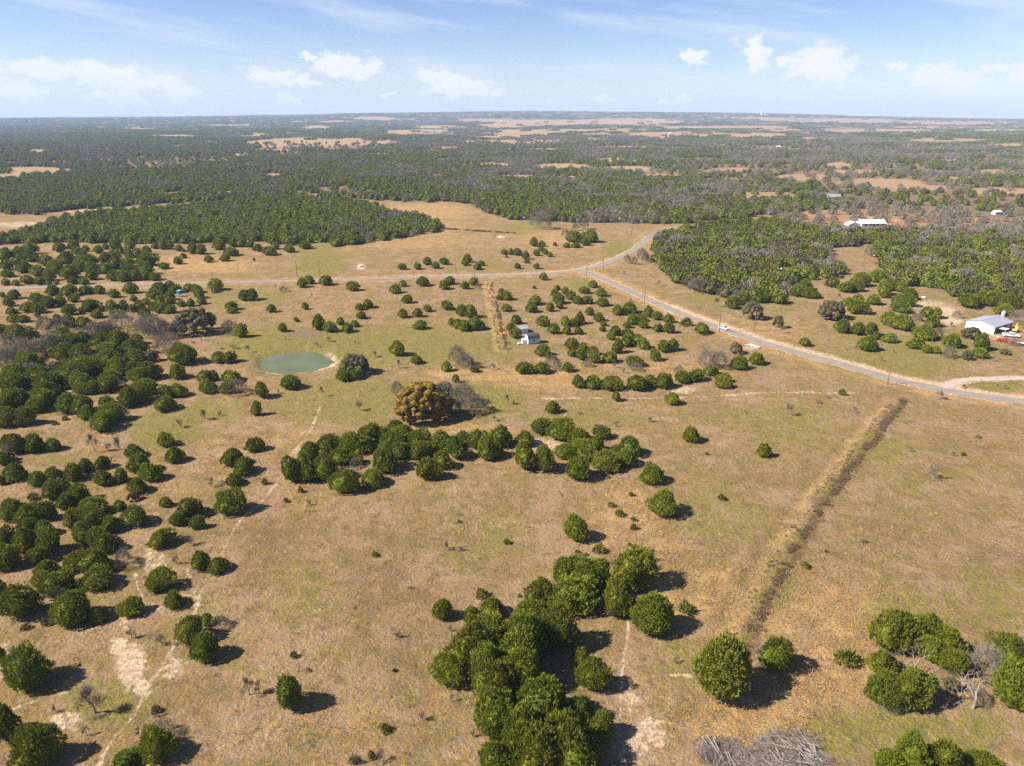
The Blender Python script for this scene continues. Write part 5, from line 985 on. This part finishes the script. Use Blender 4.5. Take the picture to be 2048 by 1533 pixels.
for y in (-.02,):
    m = MB(); m.box(0, Wd, y-.02, y, .5, .56); m.build('wall_rail', GREYP, e)
# carport against the open side
c = empty('carport', tuple(e.location), e.rotation_euler.z); tag(c, 'small flat grey carport on posts against the barn', 'carport')
m = MB(); m.box(Wd+.35, Wd+3.2, 2.2, 5.6, 2.25, 2.37); m.build('roof', GREYP, c)
for x in (Wd+.5, Wd+3.05):
    for y in (2.35, 5.45): m = MB(); m.box(x-.06, x+.06, y-.06, y+.06, -.1, 2.25); m.build('post', STEEL, c)

def road_vehicle(name, px, py, rz, label, cat, paint, L, Wv, kind, z=0.08):
    X, Y = ground_at(px, py); e = empty(name, (X, Y, max(gz(X, Y), 0)+z), rz); tag(e, label, cat)
    h = Wv/2
    if kind == 'car':
        low = [(-L/2, .38), (-L/2+.05, .78), (-L/2+.9, .92), (L/2-1.15, .90), (L/2-.12, .72), (L/2, .42), (L/2-.1, .28), (-L/2+.1, .28)]
        cab = [(-L/2+.55, .92), (-L/2+1.15, 1.38), (.25, 1.42), (L/2-1.25, .91)]
        gl = [(-L/2+.72, .95), (-L/2+1.2, 1.33), (.2, 1.36), (L/2-1.45, .95)]; r, wb = .33, L*.29
    else:
        low = [(-L/2, .55), (-L/2, 1.08), (-.35, 1.08), (L/2-1.75, 1.12), (L/2-.15, 1.02), (L/2, .9), (L/2, .5), (-L/2, .45)]
        cab = [(-.55, 1.08), (-.45, 1.78), (.95, 1.80), (1.55, 1.12)]; gl = [(-.42, 1.15), (-.36, 1.70), (.9, 1.72), (1.38, 1.15)]; r, wb = .40, L*.30
    m = MB(); m.prism(low, -h, h); m.build('body', paint, e)
    m = MB(); m.prism(cab, -h*.86, h*.86); cb = m.build('cabin', paint, e)
    for s in (-1, 1):
        m = MB(); y = s*h*.86; m.prism(gl, y+(.0 if s > 0 else -.02), y+(.02 if s > 0 else .0)); m.build('side_window', GLASS, cb)
    (xa, za), (xb, zb) = cab[2], cab[3]
    m = MB(); m.add([(xa+.05, -h*.76, za-.05), (xa+.05, h*.76, za-.05), (xb-.06, h*.8, zb+.07), (xb-.06, -h*.8, zb+.07), (xa+.1, -h*.76, za-.05), (xa+.1, h*.76, za-.05), (xb-.01, h*.8, zb+.07), (xb-.01, -h*.8, zb+.07)], [(0,1,2,3),(4,7,6,5),(0,4,5,1),(1,5,6,2),(2,6,7,3),(3,7,4,0)]); m.build('windscreen', GLASS, cb)
    (xa, za), (xb, zb) = cab[1], cab[0]
    m = MB(); m.add([(xa-.05, -h*.74, za-.05), (xa-.05, h*.74, za-.05), (xb+.05, h*.78, zb+.08), (xb+.05, -h*.78, zb+.08), (xa-.09, -h*.74, za-.05), (xa-.09, h*.74, za-.05), (xb, h*.78, zb+.08), (xb, -h*.78, zb+.08)], [(0,1,2,3),(4,7,6,5),(0,4,5,1),(1,5,6,2),(2,6,7,3),(3,7,4,0)]); m.build('rear_window', GLASS, cb)
    if kind == 'truck':
        m = MB(); m.box(-L/2+.12, -.65, -h*.84, h*.84, 1.081, 1.09); m.build('load_bed', DARK, e)
        for a in ((-L/2, -.6, -h, -h*.86), (-L/2, -.6, h*.86, h)): m = MB(); m.box(*a, 1.082, 1.32); m.build('bed_side', paint, e)
        m = MB(); m.box(-L/2, -L/2+.1, -h*.86, h*.86, 1.082, 1.32); m.build('tailgate', paint, e)
    for x in (-wb, wb):
        for s in (-1, 1):
            m = MB(); m.wheel((x, s*(h-.08), r), r, .22); w = m.build('wheel', TYRE, e); m = MB(); m.wheel((x, s*(h+.035), r), r*.6, .02); m.build('rim', STEEL, w)
    for s in (-1, 1):
        m = MB(); m.box(L/2-.03, L/2+.02, s*h*.72-.2, s*h*.72+.2, .58, .72); m.build('headlight', LAMP, e)
        m = MB(); m.box(-L/2-.02, -L/2+.03, s*h*.75-.15, s*h*.75+.15, .62, .76); m.build('tail_light', REDL, e)
        m = MB(); m.box(.55, .75, s*(h+.1)-.1, s*(h+.1)+.1, .95, 1.08); m.build('mirror', paint, e)
    return e
i_ = min(range(len(ROAD2)-1), key=lambda k: (ROAD2[k][0]-ground_at(1447, 658)[0])**2+(ROAD2[k][1]-ground_at(1447, 658)[1])**2)
rd = math.atan2(ROAD2[i_+1][1]-ROAD2[i_][1], ROAD2[i_+1][0]-ROAD2[i_][0])
road_vehicle('car', 1447.5, 659.0, rd, 'silver sedan driving on the slanting asphalt road beside a utility pole', 'car', SILVER, 4.7, 1.8, 'car', 0.09)
road_vehicle('pickup_truck', 2021, 674, math.pi-0.35+math.pi, 'white pickup truck parked in front of the metal barn', 'truck', WHITE, 5.9, 2.0, 'truck', 0.03)

def tractor(px, py, rz, paint, label, s=1.0):
    X, Y = ground_at(px, py); e = empty('tractor', (X, Y, gz(X, Y)), rz); e.scale = (s, s, s); tag(e, label, 'tractor')
    m = MB(); m.prism([(-.2, .65), (1.55, .65), (1.6, 1.2), (.1, 1.3), (-.2, 1.1)], -.32, .32); m.build('hood', paint, e)
    m = MB(); m.box(-1.0, -.2, -.35, .35, .6, .95); m.build('chassis', DARK, e)
    m = MB(); m.box(-.95, -.45, -.28, .28, .95, 1.08); m.box(-1.0, -.9, -.28, .28, 1.08, 1.5); m.build('seat', DARK, e)
    m = MB(); m.tube([(-1.05, -.5, .9), (-1.05, -.5, 2.1), (-1.05, .5, 2.1), (-1.05, .5, .9)], .045, 6); m.build('roll_bar', DARK, e)
    for x, y, r, w in ((-.75, -.72, .68, .36), (-.75, .72, .68, .36), (1.15, -.6, .4, .26), (1.15, .6, .4, .26)):
        m = MB(); m.wheel((x, y, r), r, w); q = m.build('wheel', TYRE, e); m = MB(); m.wheel((x, y+(w/2+.01)*(1 if y > 0 else -1), r), r*.55, .03); m.build('rim', paint, q)
    for y in (-.72, .72): m = MB(); m.prism([(-1.3, 1.15), (-1.05, 1.42), (-.45, 1.42), (-.15, 1.2), (-.2, 1.14), (-.5, 1.36), (-1.0, 1.36), (-1.24, 1.1)], y-.2, y+.2); m.build('fender', paint, e)
    for y in (-.55, .55): m = MB(); m.tube([(-.1, y, 1.1), (1.3, y, 1.25), (2.2, y, .35)], .07, 6); m.build('loader_arm', paint, e)
    m = MB(); m.prism([(2.1, .1), (2.7, .05), (2.65, .12), (2.25, .18), (2.2, .7), (2.1, .7)], -.85, .85); m.build('bucket', paint, e)
tractor(2005, 683, 2.6, REDP, 'red tractor parked below the white pickup'); tractor(2020, 686, -.4, ORANGEP, 'orange tractor parked beside the red tractor')
# backhoe digger in the yard
X, Y = ground_at(2030, 664); e = empty('excavator', (X, Y, gz(X, Y)), 0.7); tag(e, 'tan yellow digger with raised arm behind the white pickup', 'digger')
for y in (-.8, .8): m = MB(); m.prism([(-1.3, .12), (-1.1, 0), (1.1, 0), (1.3, .12), (1.3, .5), (1.1, .62), (-1.1, .62), (-1.3, .5)], y-.22, y+.22); m.build('track', TYRE, e)
m = MB(); m.prism([(-1.4, .7), (1.0, .7), (1.0, 1.1), (-.2, 1.35), (-1.4, 1.5)], -.85, .85); m.build('body', YELP, e)
m = MB(); m.box(.1, 1.0, -.8, 0, 1.1, 2.3); cb = m.build('cab', YELP, e); m = MB(); m.box(1.0, 1.03, -.7, -.1, 1.4, 2.2); m.build('window', GLASS, cb)
m = MB(); m.tube([(.9, .4, 1.1), (1.9, .4, 3.0), (3.0, .4, 3.2)], [.2, .18, .14], 6); m.build('boom', YELP, e); m = MB(); m.tube([(3.0, .4, 3.2), (3.5, .4, 1.6)], [.14, .1], 6); m.build('stick', YELP, e)
m = MB(); m.prism([(3.2, 1.6), (3.8, 1.6), (3.9, 1.0), (3.3, .9)], .05, .75); m.build('bucket', DARK, e)
# flat trailer
X, Y = ground_at(2050, 689); e = empty('flat_trailer', (X, Y, gz(X, Y)), 2.9); tag(e, 'grey flat trailer at the right edge below the pickup', 'trailer')
for i in range(8): m = MB(); m.box(-2.6, 2.6, -1.0+.25*i, -1.0+.25*i+.23, .62, .68); m.build('plank', GREYP, e)
m = MB(); m.box(-2.6, 2.6, -1.02, -.95, .5, .62); m.box(-2.6, 2.6, .95, 1.02, .5, .62); m.tube([(2.6, -.8, .55), (3.8, 0, .5), (2.6, .8, .55)], .05, 5); m.build('frame', STEEL, e)
for x in (-.5, .4):
    for y in (-1.15, 1.15): m = MB(); m.wheel((x, y, .33), .33, .2); q = m.build('wheel', TYRE, e); m = MB(); m.wheel((x, y*1.09, .33), .19, .02); m.build('rim', STEEL, q)
# stack of pale junk near the barn back
X, Y = ground_at(2006, 633); e = empty('storage_tank', (X, Y, gz(X, Y)), 0); tag(e, 'pale storage tank among cedars behind the barn', 'tank'); HOUSE_CLEAR.append((X, Y, 2.5))
m = MB(); m.tube([(0, 0, -.1), (0, 0, 2.2), (0, 0, 2.5)], [.85, .85, .25], 16); m.build('barrel', plain('pale_tank', (.42, .38, .34), .8, .2), e); m = MB(); m.tube([(0, 0, 2.5), (0, 0, 2.65)], .24, 10); m.build('lid', GREYP, e)

# white loft shed in the east wood
gambrel_shed('loft_shed', 1566, 548.5, 0.9, 4.4, 3.4, 2.0, 'white loft shed with dark gambrel roof half hidden in the east wood', WHITE, DARKROOF, clear=4.5)
# blue hunting stand on legs
e = at_px('hunting_stand', 359, 594, -.25, 3); tag(e, 'blue box hunting stand on legs among cedars below the road', 'hunting stand')
m = MB(); m.box(-.85, .85, -.85, .85, 1.25, 3.0); bx = m.build('cabin', BLUE, e)
for a in ((-.6, .6, -.88, -.851), (-.6, .6, .851, .88)): m = MB(); m.box(*a, 2.2, 2.6); m.build('window', DARK, bx)
m = MB(); m.prism([(-1.0, 3.0), (1.0, 3.0), (1.0, 3.06), (0, 3.35), (-1.0, 3.06)], -1.0, 1.0); m.build('roof', plain('light_blue_roof', (.25, .45, .55), .5, .3), e)
for x in (-.75, .75):
    for y in (-.75, .75): m = MB(); m.tube([(x*1.25, y*1.25, -.1), (x, y, 1.25)], .07, 6); m.build('leg', WOOD, e)
m = MB(); m.tube([(-1.25, -.25, -.05), (-.9, -.25, 1.25)], .04, 5); m.tube([(-1.25, .25, -.05), (-.9, .25, 1.25)], .04, 5)
for k in range(4): m.tube([(-1.2+.08*k, -.25, .2+.3*k), (-1.2+.08*k, .25, .2+.3*k)], .03, 5)
m.build('ladder', WHITE, e)

# ranch house with long white metal roof
e = at_px('ranch_house', 1722, 455, 0.06, 24); tag(e, 'long low ranch house with bright white metal roof beside dirt drive', 'house')
wall_panels(e, 2, 22, 3, 13, 2.8, GREYP); 
for x in (2, 21.9): m = MB(); m.prismx([(3, 2.8), (13, 2.8), (8, 5.0)], x, x+.1); m.build('gable_wall', GREYP, e)
roof_slope(e, 'roof_slope', 1.4, 22.6, ((2.2, 2.5), (8, 5.08)), PALEROOF, 8); roof_slope(e, 'roof_slope', 1.4, 22.6, ((13.8, 2.5), (8, 5.08)), PALEROOF, 8)
for x in (5, 9.5, 15, 19): m = MB(); m.box(x, x+1.4, 2.95, 2.999, 1.0, 2.2); w = m.build('window', GLASS, e); m = MB(); m.box(x-.1, x+1.5, 2.93, 2.999, .9, 1.0); m.build('sill', WHITE, w)
m = MB(); m.box(12.3, 13.3, 2.95, 2.999, .1, 2.2); m.build('door', WOOD, e)
e = at_px('garage_building', 1697, 456.5, 0.06, 12); tag(e, 'white gabled garage in front of the long ranch house', 'garage')
wall_panels(e, 0, 9, 0, 7, 2.8, WHITE)
for y in (0, 6.9): m = MB(); m.prism([(0, 2.8), (9, 2.8), (4.5, 4.6)], y, y+.1); m.build('gable_wall', WHITE, e)
slope_y(e, 'roof_slope', -.4, 7.4, (-.4, 2.68), (4.5, 4.66), PALEROOF, 6); slope_y(e, 'roof_slope', -.4, 7.4, (9.4, 2.68), (4.5, 4.66), PALEROOF, 6)
for x in (1.0, 5.0): m = MB(); m.box(x, x+3, -.05, -.001, 0, 2.3); m.build('garage_door', GREYP, e)
e = at_px('farm_house', 1656, 399.5, 0.05, 16); tag(e, 'farm house with grey roof and white gable beyond the ranch', 'house')
wall_panels(e, 0, 14, 0, 8, 2.8, WHITE)
for x in (0, 13.9): m = MB(); m.prismx([(0, 2.8), (8, 2.8), (4, 5.2)], x, x+.1); m.build('gable_wall', WHITE, e)
roof_slope(e, 'roof_slope', -.5, 14.5, ((-.5, 2.5), (4, 5.28)), SLATE, 6); roof_slope(e, 'roof_slope', -.5, 14.5, ((8.5, 2.5), (4, 5.28)), SLATE, 6)
for x in (2, 5, 10): m = MB(); m.box(x, x+1.3, -.05, -.001, 1, 2.1); m.build('window', GLASS, e)
m = MB(); m.box(8, 9, -.05, -.001, .1, 2.2); m.build('door', WOOD, e)
def small_house(px, py, L, D, H, label, roof=WHITE, rz=0.1, z=None):
    X, Y = ground_at(px, py); 
    if z is not None: X, Y = z
    e = empty('distant_house', (X, Y, gz(X, Y)), rz); tag(e, label, 'house', 'tiny white houses far off'); HOUSE_CLEAR.append((X, Y, L*1.1))
    m = MB(); m.box(0, L, 0, D, -.3, H); m.build('wall', GREYP, e)
    roof_slope(e, 'roof_slope', -.4, L+.4, ((-.4, H-.1), (D/2, H+D*.28)), roof); roof_slope(e, 'roof_slope', -.4, L+.4, ((D+.4, H-.1), (D/2, H+D*.28)), roof)
    for x in (0, L-.1): m = MB(); m.prismx([(0, H), (D, H), (D/2, H+D*.27)], x, x+.1); m.build('gable_wall', WHITE, e)
    m = MB(); m.box(L*.4, L*.55, -.05, -.001, 0, H*.75); m.build('door', DARK, e)
small_house(1990, 430, 6, 5, 2.4, 'white house at the edge of the woods right of the ranch');
small_house(1553, 296, 12, 8, 3.5, 'lone white farm building in the brown far woods', PALEROOF); small_house(1064, 282, 12, 8, 4, 'white farm house at the far green field', GREYROOF); small_house(1338, 269, 14, 9, 4, 'white farm shed on the pale far field', PALEROOF); small_house(437, 392, 12, 6, 2.8, 'grey-roofed house in the far woods left', SLATE)
# white works on the horizon ridge
d = px_dir(1528, 229); hr = math.hypot(d[0], d[1]); R0 = 9300.0; X, Y = float(d[0]/hr*R0), float(d[1]/hr*R0)
e = empty('grain_elevator', (X, Y, gz(X, Y)), 0); tag(e, 'tiny white grain elevator on the right horizon ridge', 'grain elevator')
m = MB(); m.box(-30, 30, 0, 20, -5, 18); m.build('hall', WHITE, e); m = MB(); m.tube([(-26, 10, -5), (-26, 10, 46)], 8, 12); m.build('silo', WHITE, e); m = MB(); m.box(-20, -8, 4, 16, 18, 34); m.build('tower', WHITE, e)

# utility poles: photo base x, y, pole height
POLES = [(594.5, 554.5, 9.2, 'first, by the road north of the pond'), (640, 553.5, 9.2, 'second, by the road north of the pond'), (912, 548.3, 9.4, 'north of the road left of the junction'), (949.5, 557.5, 6.2, 'south of the road above the brushy berm'), (1173, 557, 9.0, 'just below the road junction'), (1206, 540.5, 8.6, 'just right of the road junction'), (1237.5, 505, 9.0, 'beside the road bend'), (1262.5, 475, 9.0, 'above the road bend'), (1314.5, 480, 8.0, 'at the tip of the east wood'), (1289, 607.5, 9.2, 'halfway along the slanting road'), (1438, 665.5, 9.6, 'beside the silver car'), (1508.7, 662, 6.0, 'across the road from the silver car'), (1774.5, 770.5, 9.3, 'nearest, at the slanting road by the long berm')]
for x, y, h, ph in POLES:
    X, Y = ground_at(x, y); e = empty('utility_pole', (X, Y, gz(X, Y)-.05), random.uniform(-.3, .3)); tag(e, 'brown wooden utility pole ' + ph, 'pole', 'wooden utility poles along the roads')
    lean = random.uniform(-.12, .12)
    m = MB(); m.tube([(0, 0, -.2), (lean*.4, 0, h*.5), (lean, 0, h)], [.17, .145, .115], 8); m.build('post', WOOD, e)
    m = MB(); m.tube([(lean, 0, h), (lean, 0, h+.12), (lean, 0, h+.24)], [.05, .08, .04], 6); m.build('insulator', GREYP, e)
    m = MB(); m.box(lean+.1, lean+.35, -.05, .05, h-.75, h-.65); m.build('bracket', STEEL, e)
# concrete culvert beside the slanting road
X, Y = ground_at(1506, 694.5); e = empty('culvert', (X, Y, 0), rd+.02); tag(e, 'low white concrete culvert with dark pipe mouths beside the road', 'culvert')
m = MB(); m.box(-2.6, 2.6, -.2, 1.5, .25, .5); m.build('slab', CONC, e)
for i in range(4): m = MB(); m.box(-2.6+i*1.65, -2.35+i*1.65, -.15, 1.4, -.3, .25); m.build('pier', CONC, e)
for i in range(3): m = MB(); m.wheel((-1.63+i*1.63, .1, .0), .5, .5); m.build('pipe_mouth', DARK, e)
m = MB(); m.add([(-2.6, -.2, .25), (-4.0, -1.0, .05), (-4.0, -.7, .05), (-2.6, .2, .25), (-2.6, -.2, -.2), (-4.0, -1.0, -.2), (-4.0, -.7, -.2), (-2.6, .2, -.2)], [(0,1,2,3),(4,7,6,5),(0,4,5,1),(1,5,6,2),(2,6,7,3),(3,7,4,0)]); m.build('wing_wall', CONC, e)
# black mailbox stand by the driveway
X, Y = ground_at(1927, 777); e = empty('mailbox', (X, Y, gz(X, Y)), .6); tag(e, 'black mailbox cluster beside the pale driveway mouth', 'mailbox')
for x in (-.5, .5): m = MB(); m.box(x-.06, x+.06, -.06, .06, -.1, .8); m.build('post', WOOD, e)
m = MB(); m.box(-.75, .75, -.25, .25, .8, .87); m.build('shelf', WOOD, e)
for x in (-.45, .0, .45): m = MB(); m.prism([(x-.19, .87), (x+.19, .87), (x+.19, 1.1), (x+.1, 1.24), (x-.1, 1.24), (x-.19, 1.1)], -.28, .28); m.build('box', DARK, e)
# boulders
def boulder(px, py, r, label, seed, flat=.55):
    v, f = ico(2); rng = np.random.default_rng(seed); v = v*(1+rng.normal(0, .13, (len(v), 1)))*np.array([r, r*.8, r*flat]); X, Y = ground_at(px, py)
    tag(obj('boulder', np_mesh('boulder', v, f, ROCK), loc=(X, Y, gz(X, Y)+r*flat*.45)), label, 'boulder', 'pale boulders')
boulder(722, 534, 1.5, 'pinkish pale rock heap north of the road', 1, .6); boulder(1001, 475, 1.6, 'white rock slab lying in the north pasture', 2, .25); boulder(1848, 597, 1.2, 'white rock beside cedars above the barn yard', 3); boulder(1300, 452, 1.0, 'pale rock by the dirt road', 4) if False else None

# dead snags, white and branching, in the right-hand clump
def snag(px, py, h, label, seed, tilt=0.0, rz=0.0, levels=2, fallen=False):
    m_, tips = skeleton('snag', seed, BLEACHED, levels+1, .75, 3, .021, 1.0, .26); zmax = max(q[2] for q in m_.v)
    X, Y = ground_at(px, py); e = empty('dead_tree', (X, Y, gz(X, Y)), rz); tag(e, label, 'dead tree', 'bleached dead snags')
    k = h/zmax; m_.v = [(a*k, b*k, c*k) for a, b, c in m_.v]; o = m_.build('trunk', BLEACHED, e); o.rotation_euler = (tilt, 0, 0)
    if fallen: o.location = (0, 0, .3)
snag(1820, 1352, 6.0, 'tall bleached dead tree standing among the corner cedars', 11); snag(1843, 1357, 3.4, 'bleached dead branch leaning beside the tall dead tree', 12, .9, 1.2); snag(1868, 1318, 3.5, 'short white snag among green cedars of the corner clump', 13)
snag(1912, 1372, 3.2, 'forked white snag left of the grey leafless bush', 14, .2, .4, 1); snag(1945, 1417, 5.2, 'slender white dead trunk curving up from yellow grass', 15, .15, 2.0, 1); snag(1918, 1398, 4.0, 'thin white dead stem beside the fallen snag', 16, .3, 1.0, 1); snag(1908, 1412, 3.6, 'fallen bleached tree lying in the yellow grass', 17, 1.35, 2.2, 2, True); snag(1888, 1390, 3.0, 'low spreading grey snag between the corner cedars', 21, .5, 3.0); snag(1930, 1385, 3.6, 'twisted grey snag in front of the leafless bush', 22, .3, 1.7); snag(1800, 1362, 2.8, 'low bleached snag at the foot of the tall dead tree', 23, .7, 4.0); snag(2020, 1370, 2.4, 'small white snag in front of the right-edge cedars', 18, .3, 0)

# brush piles at the bottom edge: logs one by one over a heap of twigs
def brush_pile(px, py, R, h, label, seed, nlog, az):
    rng = np.random.default_rng(seed); X, Y = ground_at(px, py); e = empty('brush_pile', (X, Y, gz(X, Y)), 0); tag(e, label, 'brush pile', 'heaps of cut brush')
    n = 1500; P = np.stack([rng.uniform(-1.3, 1.3, n)*R, rng.uniform(-.95, .95, n)*R, np.zeros(n)], -1); hh = fbm(P[:, 0]/1.6+seed*9, P[:, 1]/1.6, 3, seed); edge = (P[:, 0]/1.3/R)**2+(P[:, 1]/.95/R)**2+1.1*(fbm(P[:, 0]/2.2, P[:, 1]/2.2+seed, 2, seed+3)-.5)
    P = P[edge < .85]; top = h*np.clip(2.4*(hh[edge < .85]-.3), .08, 1)*np.clip(1.15-edge[edge < .85], .1, 1); n = len(P); P[:, 2] = top*rng.uniform(.2, 1, n)
    tw = az+1.6*(fbm(P[:, 0]/2.5+4, P[:, 1]/2.5, 2, seed+8)-.5)*2
    D = np.stack([np.cos(tw+rng.normal(0, .45, n)), np.sin(tw+rng.normal(0, .45, n)), rng.normal(.06, .25, n)], -1); D /= np.linalg.norm(D, axis=1, keepdims=True)
    V, Fc, sh = sprigs(P, D, 5, 1.25, .042, rng, .35, 0, True, .6); V[:, 2] = np.maximum(V[:, 2], 0.0)
    me = np_mesh('twigs', V, Fc, foliage('grey_brush', (.10, .08, .07), (.27, .23, .21), (.2, .15, .11), .3)); q = me.attributes.new('sprig', 'FLOAT', 'POINT'); q.data.foreach_set('value', sh.astype(np.float32)); o = obj('twigs', me, e); o['kind'] = 'stuff'
    for i in range(nlog):
        rr = R*math.sqrt(rng.uniform(0, .8)); a = rng.uniform(0, 6.28); L = rng.uniform(1.8, 4.2); d = az+rng.normal(0, .28); x, y, z = rr*math.cos(a)*1.2, rr*math.sin(a)*.75, h*max(.2, .85-(rr/R)**2)*rng.uniform(.6, .95); dz = rng.normal(.02, .12)*L
        c_, s_ = math.cos(d)*L/2, math.sin(d)*L/2; m = MB(); m.tube([(x-c_, y-s_, max(.06, z-dz)), (x+rng.normal(0, .08), y+rng.normal(0, .08), z), (x+c_, y+s_, max(.06, z+dz))], [.09, .075, .04], 6); m.build('log', BLEACHED, e)
brush_pile(1585, 1508, 4.6, 1.2, 'large heap of grey cut brush and pale logs at the bottom edge', 5, 46, -1.0); brush_pile(1445, 1508, 2.9, 1.2, 'smaller heap of grey cut brush left of the large heap', 6, 10, -1.3); brush_pile(1530, 1545, 3.2, 1.0, 'low heap of cut brush between the two bigger heaps', 8, 12, -.8)

build_woods(); build_grass()
# ------------------------------------------------------------------ haze: the air over the country
def haze():
    m = MB(); m.box(-17000, 17000, -17000, 17000, -4, 330); mt = bpy.data.materials.new('haze'); mt.use_nodes = True; nt = mt.node_tree; nt.nodes.clear()
    out = nt.nodes.new('ShaderNodeOutputMaterial'); v = nt.nodes.new('ShaderNodeVolumePrincipled'); v.inputs['Color'].default_value = HAZE_COL; v.inputs['Density'].default_value = HAZE_DENS; v.inputs['Anisotropy'].default_value = 0.0
    nt.links.new(v.outputs[0], out.inputs['Volume']); mt.cycles.homogeneous_volume = True if hasattr(mt, 'cycles') and hasattr(mt.cycles, 'homogeneous_volume') else None
    o = m.build('haze', mt); tag(o, 'thin bluish haze over the far country', 'haze', kind='stuff')
HAZE_DENS, HAZE_COL = 0.00007, (0.55, 0.73, 1.0, 1)
haze()
